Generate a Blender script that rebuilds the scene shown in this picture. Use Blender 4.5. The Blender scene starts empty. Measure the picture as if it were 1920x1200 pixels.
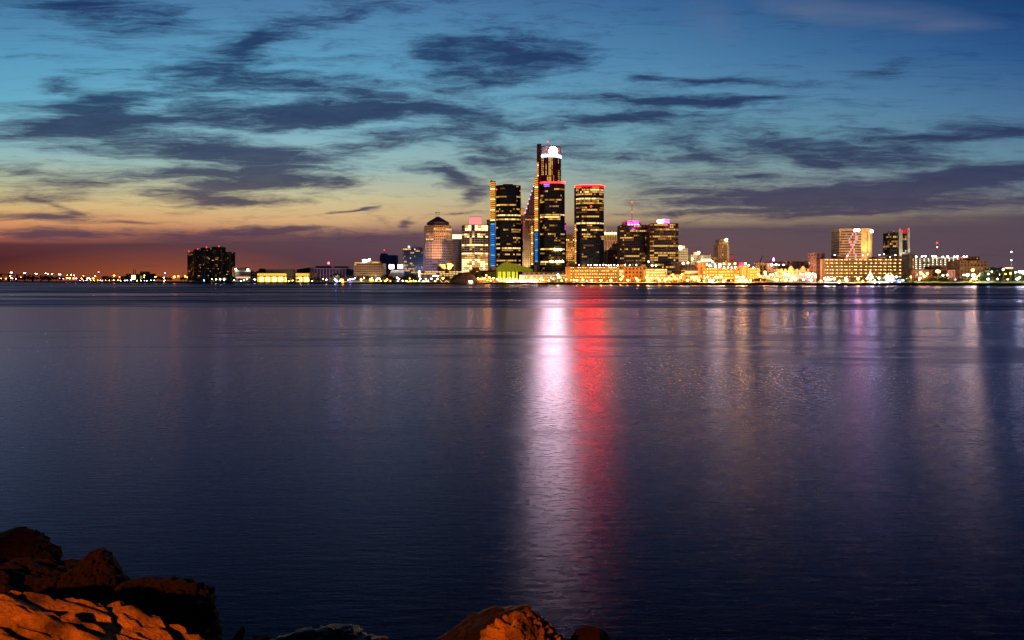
import bpy, bmesh, math, random
from mathutils import Vector, Matrix, noise
R = math.radians
rnd = random.Random(7)
scene = bpy.context.scene
C = scene.collection

# ------------------------------------------------------------------ camera
F, H, HY = 1280.0, 5.0, 527.0          # focal length (photo px), eye height (m), horizon row
cam_d = bpy.data.cameras.new('camera')
cam_d.sensor_width = 36.0
cam_d.lens = 36.0 * F / 1920.0
cam_d.shift_y = -(600 - HY) / 1920.0
cam_d.clip_start = 0.1
cam_d.clip_end = 60000
cam = bpy.data.objects.new('camera', cam_d)
cam.location = (0, 0, H)
cam.rotation_euler = (R(90), 0, 0)
C.objects.link(cam)
scene.camera = cam
scene.view_settings.view_transform = 'Standard'
scene.view_settings.look = 'None'
scene.view_settings.exposure = 0.0
scene.view_settings.gamma = 1.0
scene.cycles.use_denoising = True
scene.cycles.sample_clamp_indirect = 6.0
scene.cycles.sample_clamp_direct = 30.0
scene.cycles.use_adaptive_sampling = False
scene.cycles.max_bounces = 5
scene.cycles.diffuse_bounces = 2
scene.cycles.glossy_bounces = 3


def lin(c):
    out = []
    for v in c:
        v = v / 255.0
        out.append(v / 12.92 if v <= 0.04045 else ((v + 0.055) / 1.055) ** 2.4)
    return tuple(out)


# ------------------------------------------------------------------ dusk sky (world)
world = bpy.data.worlds.new('World')
scene.world = world
world.use_nodes = True
wt = world.node_tree
wt.nodes.clear()


def wn(kind, **kw):
    n = wt.nodes.new(kind)
    for k, v in kw.items():
        setattr(n, k, v)
    return n


def wlink(a, b):
    wt.links.new(a, b)


def wmath(op, a, b=None, c=None, clamp=False):
    n = wn('ShaderNodeMath', operation=op, use_clamp=clamp)
    for i, v in enumerate((a, b, c)):
        if v is None:
            continue
        if isinstance(v, (int, float)):
            n.inputs[i].default_value = v
        else:
            wlink(v, n.inputs[i])
    return n.outputs[0]


def wrange(v, a, b, c=0.0, d=1.0, smooth=True):
    n = wn('ShaderNodeMapRange')
    n.interpolation_type = 'SMOOTHSTEP' if smooth else 'LINEAR'
    wlink(v, n.inputs['Value'])
    for k, x in (('From Min', a), ('From Max', b), ('To Min', c), ('To Max', d)):
        n.inputs[k].default_value = x
    return n.outputs['Result']


def skyuv(px, py):
    az = math.atan((px - 960) / F)
    return az, (HY - py) / F


tc = wn('ShaderNodeTexCoord')
sep = wn('ShaderNodeSeparateXYZ')
wlink(tc.outputs['Generated'], sep.inputs[0])
sx, sy, sz = sep.outputs
AZ = wmath('ARCTAN2', sx, sy)
rad = wmath('SQRT', wmath('MULTIPLY_ADD', sx, sx, wmath('MULTIPLY', sy, sy)))
EL = wmath('DIVIDE', wmath('MAXIMUM', sz, 0.0), wmath('MAXIMUM', rad, 0.05))
EL = wmath('DIVIDE', EL, wmath('MAXIMUM', wmath('COSINE', AZ), 0.35))
comb = wn('ShaderNodeCombineXYZ')
wlink(AZ, comb.inputs[0])
wlink(EL, comb.inputs[1])
UV = comb.outputs[0]

# clear-sky colours down four bearings (west-south-west on the left is the afterglow)
COLS = [
    (0, [(0, (70, 122, 164)), (100, (88, 152, 188)), (190, (104, 170, 196)), (290, (146, 184, 184)), (340, (180, 184, 152)),
         (385, (216, 184, 124)), (418, (214, 150, 100)), (440, (182, 108, 78)), (456, (92, 50, 54)), (490, (82, 38, 40)), (527, (84, 40, 32))]),
    (640, [(0, (80, 126, 168)), (130, (94, 158, 192)), (240, (126, 178, 197)), (320, (158, 188, 184)), (372, (204, 194, 150)),
           (410, (216, 176, 126)), (432, (170, 128, 106)), (446, (94, 72, 82)), (490, (90, 62, 74)), (527, (98, 60, 60))]),
    (1280, [(0, (54, 98, 148)), (100, (74, 124, 166)), (190, (94, 146, 176)), (260, (108, 154, 170)), (330, (136, 158, 156)),
            (385, (160, 156, 136)), (412, (164, 142, 112)), (428, (98, 80, 86)), (480, (106, 78, 82)), (527, (106, 78, 78))]),
    (1920, [(0, (28, 64, 114)), (100, (44, 86, 138)), (200, (74, 114, 152)), (290, (96, 134, 154)), (345, (112, 130, 142)),
            (392, (130, 124, 118)), (408, (86, 74, 86)), (480, (88, 72, 84)), (527, (88, 72, 84))]),
]
VMAX = 0.62
cols = []
wob = wn('ShaderNodeTexNoise')
wob.inputs['Scale'].default_value = 1.0
wob.inputs['Detail'].default_value = 3.0
mp = wn('ShaderNodeMapping')
mp.inputs['Scale'].default_value = (4.0, 30.0, 1.0)
wlink(UV, mp.inputs['Vector'])
wlink(mp.outputs[0], wob.inputs['Vector'])
ELw = wmath('ADD', EL, wmath('MULTIPLY', wmath('SUBTRACT', wob.outputs[0], 0.5), 0.012))
for px, stops in COLS:
    cr = wn('ShaderNodeValToRGB')
    el = cr.color_ramp.elements
    pts = [(max(0.0, min(1.0, skyuv(px, py)[1] / VMAX)), lin(c)) for py, c in stops]
    top = pts[0]
    pts = [(0.76, (top[1][0] * .14, top[1][1] * .09, top[1][2] * .15))] + pts
    pts.sort(key=lambda t: t[0])
    while len(el) > 1:
        el.remove(el[-1])
    el[0].position = pts[0][0]
    el[0].color = (*pts[0][1], 1)
    for p, c in pts[1:]:
        e = el.new(p)
        e.color = (*c, 1)
    wlink(wmath('DIVIDE', ELw, VMAX, clamp=True), cr.inputs[0])
    cols.append((skyuv(px, 500)[0], cr.outputs[0]))


def wmix(f, a, b):
    n = wn('ShaderNodeMix', data_type='RGBA')
    if isinstance(f, float):
        n.inputs[0].default_value = f
    else:
        wlink(f, n.inputs[0])
    for i, v in ((6, a), (7, b)):
        if isinstance(v, tuple):
            n.inputs[i].default_value = (*v, 1)
        else:
            wlink(v, n.inputs[i])
    return n.outputs[2]


clear = cols[0][1]
for (a0, _), (a1, c1) in zip(cols, cols[1:]):
    clear = wmix(wrange(AZ, a0, a1, smooth=False), clear, c1)
clear = wmix(wrange(AZ, -1.2, -3.0), clear, cols[3][1])      # the east, behind the camera

# orange glow low over the left bank
g = wn('ShaderNodeMapping', vector_type='TEXTURE')
gu, gv = skyuv(310, 530)
g.inputs['Location'].default_value = (gu, gv, 0)
g.inputs['Scale'].default_value = (0.22, 0.055, 1)
wlink(UV, g.inputs['Vector'])
gg = wn('ShaderNodeTexGradient', gradient_type='SPHERICAL')
wlink(g.outputs[0], gg.inputs[0])
clear = wmix(wmath('MULTIPLY', gg.outputs['Fac'], 0.42), clear, lin((220, 110, 30)))

# clouds: long stratus shapes broken up by stretched noise
CL = [
    (520, 190, 420, 70, 2, .12), (250, 330, 420, 50, 0, .28), (1000, 240, 260, 60, 0, .25), (1500, 290, 460, 50, -3, .42), (1600, 370, 480, 36, 2, .40), (1350, 190, 300, 40, 2, .18), (900, 60, 260, 50, 4, .22), (200, 60, 260, 60, -4, .2), (560, 60, 300, 60, 12, .12),
    (215, 22, 150, 26, -6, .75), (130, 8, 90, 14, 0, .5), (470, 78, 115, 20, 30, .6), (590, 40, 150, 18, 17, .55), (720, 18, 120, 14, 10, .5),
    (430, 118, 120, 32, 12, .45), (950, 98, 165, 28, -2, .85), (900, 150, 100, 15, 0, .95), (1030, 110, 90, 16, 5, .6), (840, 110, 70, 20, 0, .5),
    (560, 158, 260, 18, -4, .9), (330, 180, 150, 12, -2, .6), (400, 222, 300, 20, 2, 1.0), (690, 202, 170, 17, 3, .9), (195, 190, 75, 14, 0, .8), (102, 162, 48, 12, 0, .85),
    (100, 243, 210, 13, 3, 1.0), (140, 212, 150, 18, 0, .7), (620, 225, 150, 16, 4, .7),
    (370, 277, 280, 16, -2, 1.1), (520, 300, 180, 14, -2, .7), (740, 262, 130, 13, 4, 1.0), (890, 228, 130, 18, -5, .7), (860, 205, 120, 12, -4, .5),
    (510, 331, 200, 12, -1, 1.0), (470, 348, 160, 10, 2, .85), (645, 352, 60, 10, 0, .7), (400, 371, 160, 9, -3, 1.0), (420, 382, 80, 5, 3, .7),
    (70, 371, 120, 8, 1, .85), (110, 346, 130, 8, 2, .7), (40, 322, 100, 7, -3, .6), (300, 325, 150, 6, 0, .35), (500, 315, 90, 8, 0, .5),
    (80, 405, 140, 6, 0, 1.0), (250, 416, 110, 4, 0, .8), (110, 388, 70, 4, -14, .5), (60, 437, 190, 8, 0, .9), (400, 438, 260, 10, 1, .8), (490, 431, 90, 8, 0, .8), (560, 428, 60, 4, 0, .6),
    (700, 441, 150, 8, 2, .75), (870, 345, 70, 15, -32, .85), (820, 322, 70, 9, -12, .7), (945, 315, 80, 26, -25, .6), (890, 265, 16, 22, 70, .4), (885, 372, 40, 9, 35, .6),
    (1160, 222, 130, 10, 3, 1.0), (1180, 186, 190, 7, -2, .8), (1320, 190, 150, 8, 2, .95), (1450, 182, 80, 5, 6, .7), (1330, 155, 170, 8, 0, .85), (1205, 146, 45, 8, 0, .8),
    (1665, 130, 95, 12, 12, .55), (1880, 240, 140, 15, 6, 1.05), (1760, 257, 90, 6, 0, .6), (1690, 282, 120, 28, -14, .7), (1560, 292, 90, 16, -6, .65), (1440, 270, 80, 20, -10, .6),
    (1325, 290, 80, 18, -20, .6), (1320, 238, 70, 20, 0, .35), (1540, 309, 60, 5, 0, .9), (1418, 332, 38, 4, 0, .7), (1000, 290, 130, 20, 0, .4), (1170, 296, 110, 7, 0, .6), (1200, 335, 140, 10, -2, .5),
    (1740, 345, 320, 17, 6, 1.0), (1440, 368, 240, 11, -1, .95), (1720, 384, 420, 10, 3, 1.0), (1880, 325, 170, 14, 5, .7), (1300, 380, 150, 6, 0, .7), (1230, 355, 100, 6, 0, .5),
    (660, 393, 60, 2.6, 7, 1.0), (768, 417, 20, 7, 35, .9), (860, 398, 50, 3, 0, .9), (700, 405, 40, 8, -25, .4), (880, 436, 90, 6, 0, .6), (1290, 398, 200, 4, 1, .6), (1600, 402, 260, 4, 2, .5),
]
warp = wn('ShaderNodeTexNoise')
warp.inputs['Scale'].default_value = 1.0
warp.inputs['Detail'].default_value = 4.0
wmp = wn('ShaderNodeMapping')
wmp.inputs['Scale'].default_value = (12.0, 40.0, 1.0)
wlink(UV, wmp.inputs['Vector'])
wlink(wmp.outputs[0], warp.inputs['Vector'])
vs = wn('ShaderNodeVectorMath', operation='SUBTRACT')
wlink(warp.outputs['Color'], vs.inputs[0])
vs.inputs[1].default_value = (0.5, 0.5, 0.5)
vm = wn('ShaderNodeVectorMath', operation='MULTIPLY_ADD')
wlink(vs.outputs[0], vm.inputs[0])
vm.inputs[1].default_value = (0.08, 0.020, 0.0)
wlink(UV, vm.inputs[2])
UW = vm.outputs[0]
dens = None
for (px, py, a, b, t, w) in CL:
    m = wn('ShaderNodeMapping', vector_type='TEXTURE')
    u, v = skyuv(px, py)
    k = math.cos(u)
    m.inputs['Location'].default_value = (u, v, 0)
    m.inputs['Rotation'].default_value = (0, 0, math.atan(math.tan(R(t)) / k / k))
    m.inputs['Scale'].default_value = (1.4 * a / F * k * k, 1.9 * b / F, 1)
    wlink(UW, m.inputs['Vector'])
    s = wn('ShaderNodeTexGradient', gradient_type='SPHERICAL')
    wlink(m.outputs[0], s.inputs[0])
    dens = wmath('MULTIPLY', s.outputs['Fac'], w) if dens is None else wmath('MULTIPLY_ADD', s.outputs['Fac'], w, dens)


def wnoise(scale, detail, rough, rotz=0.0):
    m = wn('ShaderNodeMapping')
    m.inputs['Scale'].default_value = scale
    m.inputs['Rotation'].default_value = (0, 0, rotz)
    wlink(UW, m.inputs['Vector'])
    n = wn('ShaderNodeTexNoise')
    n.inputs['Scale'].default_value = 1.0
    n.inputs['Detail'].default_value = detail
    n.inputs['Roughness'].default_value = rough
    wlink(m.outputs[0], n.inputs['Vector'])
    return n.outputs[0]


n1 = wnoise((14, 70, 1), 10, 0.70, 0.04)
n3 = wnoise((20, 260, 1), 6, 0.65, 0.09)
n2 = wnoise((4, 22, 3), 4, 0.55, -0.05)
dd = wmath('ADD', dens, wmath('MULTIPLY', wmath('SUBTRACT', n1, 0.5), 2.7))
dd = wmath('ADD', dd, wmath('MULTIPLY', wmath('SUBTRACT', n2, 0.5), 0.7))
dd = wmath('ADD', dd, wmath('MULTIPLY', wmath('SUBTRACT', n3, 0.5), 1.1))
dd = wmath('ADD', dd, wmath('MULTIPLY', dens, 0.14))
alpha = wrange(dd, -0.04, 1.28, 0.0, 1.0)
alpha = wmath('MULTIPLY', alpha, wrange(EL, 1.2, 3.0, 1.0, 0.0))
ccr = wn('ShaderNodeValToRGB')
el = ccr.color_ramp.elements
cst = [(0.0, (92, 56, 68)), (0.10, (82, 58, 78)), (0.17, (62, 56, 84)), (0.28, (42, 46, 84)), (0.42, (28, 38, 82)), (0.62, (24, 40, 88)), (1.0, (14, 30, 66))]
while len(el) > 1:
    el.remove(el[-1])
el[0].position = 0
el[0].color = (*lin(cst[0][1]), 1)
for p, c in cst[1:]:
    e = el.new(p)
    e.color = (*lin(c), 1)
wlink(wmath('DIVIDE', EL, VMAX, clamp=True), ccr.inputs[0])
# thin veils are lighter than the thick cores
skyc = wmix(alpha, clear, wmix(wmath('MULTIPLY', n1, 0.22), ccr.outputs[0], clear))
# a few pale wisps high on the right
pale = None
for (px, py, a, b, t, w) in [(1640, 26, 190, 22, -6, .8), (1780, 50, 80, 12, 5, .6), (1500, 12, 120, 20, -14, .5), (1330, 40, 60, 50, 40, .4)]:
    m = wn('ShaderNodeMapping', vector_type='TEXTURE')
    u, v = skyuv(px, py)
    m.inputs['Location'].default_value = (u, v, 0)
    m.inputs['Rotation'].default_value = (0, 0, R(t))
    m.inputs['Scale'].default_value = (1.2 * a / F * 0.8, 1.5 * b / F, 1)
    wlink(UW, m.inputs['Vector'])
    s = wn('ShaderNodeTexGradient', gradient_type='SPHERICAL')
    wlink(m.outputs[0], s.inputs[0])
    pale = wmath('MULTIPLY', s.outputs['Fac'], w) if pale is None else wmath('MULTIPLY_ADD', s.outputs['Fac'], w, pale)
pf = wmath('MULTIPLY', wmath('MULTIPLY', pale, n1), 0.75)
skyc = wmix(pf, skyc, lin((118, 124, 150)))
bg = wn('ShaderNodeBackground')
wlink(skyc, bg.inputs['Color'])
bg.inputs['Strength'].default_value = 1.0
wo = wn('ShaderNodeOutputWorld')
wlink(bg.outputs[0], wo.inputs['Surface'])
world.cycles.sampling_method = 'MANUAL'
world.cycles.sample_map_resolution = 512

# ------------------------------------------------------------------ helpers
MATS = {}


def mat_base(name):
    m = bpy.data.materials.new(name)
    m.use_nodes = True
    nt = m.node_tree
    return m, nt, nt.nodes['Principled BSDF']


def wall(name, col, rough=0.85, var=0.25, scale=0.15, metal=0.0):
    if name in MATS:
        return MATS[name]
    m, nt, p = mat_base(name)
    t = nt.nodes.new('ShaderNodeTexCoord')
    n = nt.nodes.new('ShaderNodeTexNoise')
    n.inputs['Scale'].default_value = scale
    n.inputs['Detail'].default_value = 5
    nt.links.new(t.outputs['Object'], n.inputs['Vector'])
    r = nt.nodes.new('ShaderNodeValToRGB')
    r.color_ramp.elements[0].position = 0.3
    r.color_ramp.elements[1].position = 0.7
    r.color_ramp.elements[0].color = (*[c * (1 - var) for c in col], 1)
    r.color_ramp.elements[1].color = (*[min(1, c * (1 + var)) for c in col], 1)
    nt.links.new(n.outputs[0], r.inputs[0])
    nt.links.new(r.outputs[0], p.inputs['Base Color'])
    p.inputs['Roughness'].default_value = rough
    p.inputs['Metallic'].default_value = metal
    MATS[name] = m
    return m


def emit(name, col, strength, sample=False):
    if name in MATS:
        return MATS[name]
    m = bpy.data.materials.new(name)
    m.use_nodes = True
    nt = m.node_tree
    nt.nodes.clear()
    e = nt.nodes.new('ShaderNodeEmission')
    e.inputs[0].default_value = (*col, 1)
    e.inputs[1].default_value = strength
    o = nt.nodes.new('ShaderNodeOutputMaterial')
    nt.links.new(e.outputs[0], o.inputs[0])
    m.cycles.emission_sampling = 'FRONT' if sample else 'NONE'
    MATS[name] = m
    return m


DARKGLASS = wall('dark_glass', (0.012, 0.011, 0.014), 0.22, 0.3, 0.05)
DARKFRAME = wall('dark_bronze_frame', (0.022, 0.016, 0.014), 0.5)
BLUEGLASS = wall('blue_glass', (0.02, 0.035, 0.07), 0.2, 0.3, 0.05)
WINDOWDARK = wall('unlit_window', (0.03, 0.03, 0.035), 0.25, 0.4, 0.3)
STONE = wall('pale_stone', (0.42, 0.34, 0.27))
PINKSTONE = wall('pink_grey_stone', (0.40, 0.30, 0.28))
CREAM = wall('cream_concrete', (0.5, 0.4, 0.28))
WHITE = wall('white_concrete', (0.6, 0.56, 0.5))
GREYC = wall('grey_concrete', (0.26, 0.25, 0.24))
DARKC = wall('dark_concrete', (0.06, 0.055, 0.05))
BRICK = wall('red_brick', (0.26, 0.10, 0.06))
BROWNB = wall('brown_brick', (0.15, 0.08, 0.05))
ORANGEB = wall('orange_brick', (0.42, 0.17, 0.06))
TANB = wall('tan_brick', (0.36, 0.22, 0.12))
SLATE = wall('slate_roof', (0.05, 0.045, 0.055), 0.6)
COPPER = wall('purple_slate_roof', (0.12, 0.07, 0.12), 0.6)
STEEL = wall('grey_steel', (0.2, 0.2, 0.21), 0.45, 0.2, 0.5, 0.6)
PALEPANEL = wall('pale_panel', (0.62, 0.6, 0.6), 0.6)
LAWN = wall('lawn_grass', (0.07, 0.13, 0.02), 0.95, 0.5, 0.3)
PAVE = wall('pavement', (0.3, 0.27, 0.23), 0.9)
CANVAS = wall('white_canvas', (0.75, 0.72, 0.65), 0.8, 0.1)
TARP = wall('blue_canvas', (0.05, 0.15, 0.6), 0.7, 0.2)

W1 = emit('window_dim_amber', (1.0, 0.34, 0.07), 0.16)
W2 = emit('window_amber', (1.0, 0.43, 0.08), 0.48)
W3 = emit('window_yellow', (1.0, 0.52, 0.11), 1.0)
W4 = emit('window_bright', (1.0, 0.66, 0.22), 2.0)
WC = emit('window_cool', (0.75, 0.85, 1.0), .8)
WINM = [WINDOWDARK, W1, W2, W3, W4, WC]


def link(o, parent=None):
    C.objects.link(o)
    if parent:
        o.parent = parent
    return o


def tag(o, label=None, cat=None, group=None, kind=None):
    for k, v in (('label', label), ('category', cat), ('group', group), ('kind', kind)):
        if v:
            o[k] = v
    return o


def empty(name, loc, label, cat, group=None):
    o = bpy.data.objects.new(name, None)
    o.empty_display_size = 2
    o.location = loc
    link(o)
    return tag(o, label, cat, group)


SPLIT = {'antenna', 'floodlight', 'uplight', 'rooftop_plant', 'beacon', 'roof_house', 'slab', 'floodlight_board', 'sign_lamp', 'deck_lamp', 'wall_lamp', 'roof_lamp', 'violet_lamp',
         'crown_lamp', 'flagpole', 'side_window', 'upper_window', 'violet_window', 'support', 'violet_light', 'sign', 'hall_lamp', 'lit_strip', 'deck_light', 'chimney', 'light_segment'}


class MB:
    def __init__(s):
        s.v, s.f, s.m = [], [], []

    def face(s, pts, mi=0):
        b = len(s.v)
        s.v += [tuple(p) for p in pts]
        s.f.append(tuple(range(b, b + len(pts))))
        s.m.append(mi)

    def prism(s, fp, z0, z1, mi=0, top=None, bottom=True):
        """fp: ccw (x, y) list; top: other footprint at z1 (same count)"""
        tp = top or fp
        n = len(fp)
        b = len(s.v)
        s.v += [(x, y, z0) for x, y in fp] + [(x, y, z1) for x, y in tp]
        for i in range(n):
            j = (i + 1) % n
            s.f.append((b + i, b + j, b + n + j, b + n + i))
            s.m.append(mi)
        s.f.append(tuple(b + n + i for i in range(n)))
        s.m.append(mi)
        if bottom:
            s.f.append(tuple(b + i for i in reversed(range(n))))
            s.m.append(mi)

    def box(s, x0, x1, y0, y1, z0, z1, mi=0):
        s.prism([(x0, y0), (x1, y0), (x1, y1), (x0, y1)], z0, z1, mi)

    def bar(s, a, b, r, mi=0, n=6, r2=None):
        a, b = Vector(a), Vector(b)
        d = (b - a).normalized()
        up = Vector((0, 0, 1)) if abs(d.z) < 0.9 else Vector((1, 0, 0))
        p = d.cross(up).normalized()
        q = d.cross(p)
        r2 = r if r2 is None else r2
        base = len(s.v)
        for c, rr in ((a, r), (b, r2)):
            for i in range(n):
                t = 2 * math.pi * i / n
                s.v.append(tuple(c + (p * math.cos(t) + q * math.sin(t)) * rr))
        for i in range(n):
            j = (i + 1) % n
            s.f.append((base + i, base + n + i, base + n + j, base + j))
            s.m.append(mi)
        s.f.append(tuple(base + i for i in range(n)))
        s.m.append(mi)
        s.f.append(tuple(base + n + i for i in reversed(range(n))))
        s.m.append(mi)

    def ball(s, c, r, mi=0, seg=8, rings=5, sz=1.0):
        base = len(s.v)
        s.v.append((c[0], c[1], c[2] + r * sz))
        for k in range(1, rings):
            t = math.pi * k / rings
            for i in range(seg):
                a = 2 * math.pi * i / seg
                s.v.append((c[0] + r * math.sin(t) * math.cos(a), c[1] + r * math.sin(t) * math.sin(a), c[2] + r * sz * math.cos(t)))
        s.v.append((c[0], c[1], c[2] - r * sz))
        for i in range(seg):
            j = (i + 1) % seg
            s.f.append((base, base + 1 + i, base + 1 + j))
            s.m.append(mi)
            for k in range(rings - 2):
                a0 = base + 1 + k * seg
                s.f.append((a0 + i, a0 + seg + i, a0 + seg + j, a0 + j))
                s.m.append(mi)
            l0 = base + 1 + (rings - 2) * seg
            s.f.append((l0 + i, len(s.v) - 1, l0 + j))
            s.m.append(mi)

    def mesh(s, name, mats):
        me = bpy.data.meshes.new(name)
        me.from_pydata(s.v, [], s.f)
        for m in (mats if isinstance(mats, (list, tuple)) else [mats]):
            me.materials.append(m)
        me.polygons.foreach_set('material_index', s.m)
        me.update()
        return me

    def islands(s):
        par = list(range(len(s.v)))

        def find(i):
            while par[i] != i:
                par[i] = par[par[i]]
                i = par[i]
            return i
        for f in s.f:
            for q in f[1:]:
                par[find(q)] = find(f[0])
        out = {}
        for f, m_ in zip(s.f, s.m):
            out.setdefault(find(f[0]), []).append((f, m_))
        res = []
        for fs in out.values():
            n = MB()
            mp_ = {}
            for f, m_ in fs:
                for q in f:
                    if q not in mp_:
                        mp_[q] = len(n.v)
                        n.v.append(s.v[q])
                n.f.append(tuple(mp_[q] for q in f))
                n.m.append(m_)
            res.append(n)
        return res

    def build(s, name, mats, parent=None, label=None, kind=None, loc=None):
        if not s.f:
            return None
        if name in SPLIT and kind is None:
            parts_ = s.islands()
            if 1 < len(parts_) <= 24:
                return [q.build(name + '', mats, parent, label, 'part') for q in parts_][0]
        if kind == 'part':
            kind = None
        o = bpy.data.objects.new(name, s.mesh(name, mats))
        link(o, parent)
        if loc:
            o.location = loc
        return tag(o, label, None, None, kind)


# river bank: the waterline row in the photo, turned into depth
YWL = [(-400, 528.2), (0, 529.0), (150, 530.0), (320, 531.2), (480, 531.8), (640, 532.4), (860, 533.3), (960, 533.6), (1280, 534.8), (1700, 535.7), (1920, 536.2), (2400, 537.5), (3200, 540)]


def lerp_tab(tab, x):
    for (a, p), (b, q) in zip(tab, tab[1:]):
        if x <= b:
            t = max(0.0, (x - a) / (b - a))
            return p + (q - p) * t
    return tab[-1][1]


def bD(px):
    return H * F / (lerp_tab(YWL, px) - HY)


def X(px, D):
    return (px - 960) / F * D


def Z(py, D):
    return H + (HY - py) / F * D


G = 2.6          # level of the far bank

def offset(fp, d):
    n = len(fp)
    out = []
    for i in range(n):
        a, b, c = Vector(fp[i - 1]), Vector(fp[i]), Vector(fp[(i + 1) % n])
        e1, e2 = (b - a).normalized(), (c - b).normalized()
        n1_, n2_ = Vector((e1.y, -e1.x)), Vector((e2.y, -e2.x))
        m = (n1_ + n2_)
        m = m / max(0.3, (1 + n1_.dot(n2_)))
        out.append((b.x + m.x * d, b.y + m.y * d))
    return out


def chamfer(w, dep, c, x0=0.0, y0=0.0):
    """rectangle with cut corners, front on y0, ccw seen from above"""
    x = w / 2
    return [(x0 - x + c, y0), (x0 + x - c, y0), (x0 + x, y0 + c), (x0 + x, y0 + dep - c), (x0 + x - c, y0 + dep), (x0 - x + c, y0 + dep), (x0 - x, y0 + dep - c), (x0 - x, y0 + c)]


def rect(w, dep, x0=0.0, y0=0.0):
    return [(x0 - w / 2, y0), (x0 + w / 2, y0), (x0 + w / 2, y0 + dep), (x0 - w / 2, y0 + dep)]


def ngon(r, n=16, x0=0.0, y0=0.0, ph=None):
    ph = math.pi / n if ph is None else ph
    return [(x0 + r * math.cos(ph + 2 * math.pi * i / n), y0 + r * math.sin(ph + 2 * math.pi * i / n)) for i in range(n)]


def rotfp(fp, deg):
    c, s = math.cos(R(deg)), math.sin(R(deg))
    return [(x * c - y * s, x * s + y * c) for x, y in fp]


class Bld:
    def __init__(s, name, label, px0, px1, off, cat='building', group=None, D=None):
        s.px = (px0 + px1) / 2
        s.D = D or bD(s.px) + off
        s.w = (px1 - px0) / F * s.D
        s.root = empty(name, (X(s.px, s.D), s.D, G), label, cat, group)
        s.rng = random.Random(int(px0 * 31 + px1))

    def z(s, py):
        return Z(py, s.D) - G

    def x(s, px):
        return X(px, s.D) - X(s.px, s.D)

    def part(s, name, mb, mats, label=None, kind=None):
        return mb.build(name, mats, s.root, label, kind)

    def volume(s, fp, z0, z1, wallm, corem=None, style='grid', fh=3.6, bw=3.0, bf=0.4, pf=0.35, p=0.25, rows=(), cls=(1, 2, 2, 3), run=3,
               roof=None, name='wall', fn=None, wm=None, rowd=0.9, proud=0.35, wz0=None, parapet=True, side=None):
        """core block, floor bands, piers and windows; every storey is real geometry"""
        rng = s.rng
        core = MB()
        core.prism(fp, z0, z1)
        s.part('core', core, corem or WINDOWDARK)
        g = MB()
        nf = max(1, int(round((z1 - z0) / fh)))
        fh = (z1 - z0) / nf
        of = offset(fp, proud)
        if style in ('grid', 'band', 'glass'):
            for i in range(nf):
                g.prism(of, z0 + i * fh + 0.004, z0 + i * fh + fh * bf)
        lit = MB()
        rowset = {}
        for rr in rows:
            py, dn, cl = (rr + (None, None))[:3] if isinstance(rr, tuple) else (rr, None, None)
            i = int((s.z(py) - z0) / fh)
            rowset[i] = (dn or rowd, cl)
        n = len(fp)
        for e in range(n):
            a, b = Vector(fp[e]), Vector(fp[(e + 1) % n])
            d = b - a
            L = d.length
            if L < 0.5:
                continue
            d.normalize()
            nr = Vector((d.y, -d.x))
            facing = nr.y < 0.3
            nb = max(1, int(round(L / bw)))
            w = L / nb
            pw = w * pf
            if style in ('grid', 'pier', 'glass') and facing:
                for k in range(nb + 1):
                    c0 = a + d * max(0.05, min(L - 0.05, k * w))
                    q0 = c0 - d * pw / 2 - nr * 0.1
                    q1 = c0 + d * pw / 2 - nr * 0.1
                    q2 = q1 + nr * (proud + 0.25)
                    q3 = q0 + nr * (proud + 0.25)
                    g.prism([(q3.x, q3.y), (q2.x, q2.y), (q1.x, q1.y), (q0.x, q0.y)], z0 + 0.002, z1 - 0.01)
            if not facing:
                continue
            for i in range(nf):
                za = z0 + i * fh + (fh * bf if style != 'pier' else fh * 0.3) + 0.02
                zb = z0 + (i + 1) * fh - 0.02
                if wz0 and za < wz0:
                    continue
                k = 0
                dens_, forced = rowset.get(i, (None, None))
                pp = dens_ * .9 if dens_ is not None else p * rng.uniform(0.1, 1.15)
                while k < nb:
                    L_ = max(1, int(rng.expovariate(1.0 / run)) + 1)
                    on = rng.random() < pp
                    c_ = (forced or (2, 3, 3, 3)) if dens_ is not None else cls
                    mi = rng.choice(c_) if on else 0
                    if fn:
                        mi2 = fn(i, nf, k, nb, e, mi)
                        L_ = 1
                        mi = mi2
                    for kk in range(k, min(nb, k + L_)):
                        if mi > 0:
                            mi_ = mi if rng.random() < 0.75 else max(1, mi - 1)
                            x0, x1 = kk * w + pw / 2, (kk + 1) * w - pw / 2
                            p0, p1 = a + d * x0 + nr * 0.06, a + d * x1 + nr * 0.06
                            lit.face([(p0.x, p0.y, za), (p1.x, p1.y, za), (p1.x, p1.y, zb), (p0.x, p0.y, zb)], mi_)
                    k += L_
        s.part(name, g, wallm, kind='stuff' if len(g.f) > 60 else None)
        if lit.f:
            s.part('window', lit, wm or WINM, 'lit windows scattered over the storeys', 'stuff')
        if parapet:
            r = MB()
            o2 = offset(fp, proud + 0.3)
            r.prism(o2, z1, z1 + 1.1)
            s.part('roof', r, roof or wallm)
        return nf, fh

    def rooftop(s, name, px0, px1, py0, py1, m, dep=12, y0=6):
        b = MB()
        b.box(s.x(px0), s.x(px1), y0, y0 + dep, s.z(py1), s.z(py0))
        return s.part(name, b, m)


def lampmat(c, k):
    cols_ = {'w': (1, .82, .60), 'y': (1, .50, .075), 'o': (1, .27, .02), 'b': (.05, .2, 1), 'p': (.75, .25, 1), 'r': (1, .04, .05), 'g': (.5, 1, .35), 'c': (.7, .9, 1), 'm': (1, .1, .6)}
    return emit('lamp_%s_%g' % (c, k), cols_[c], k * 6.5 * max(1.0, k / 50.0), k >= 34)


LM = {}


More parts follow.
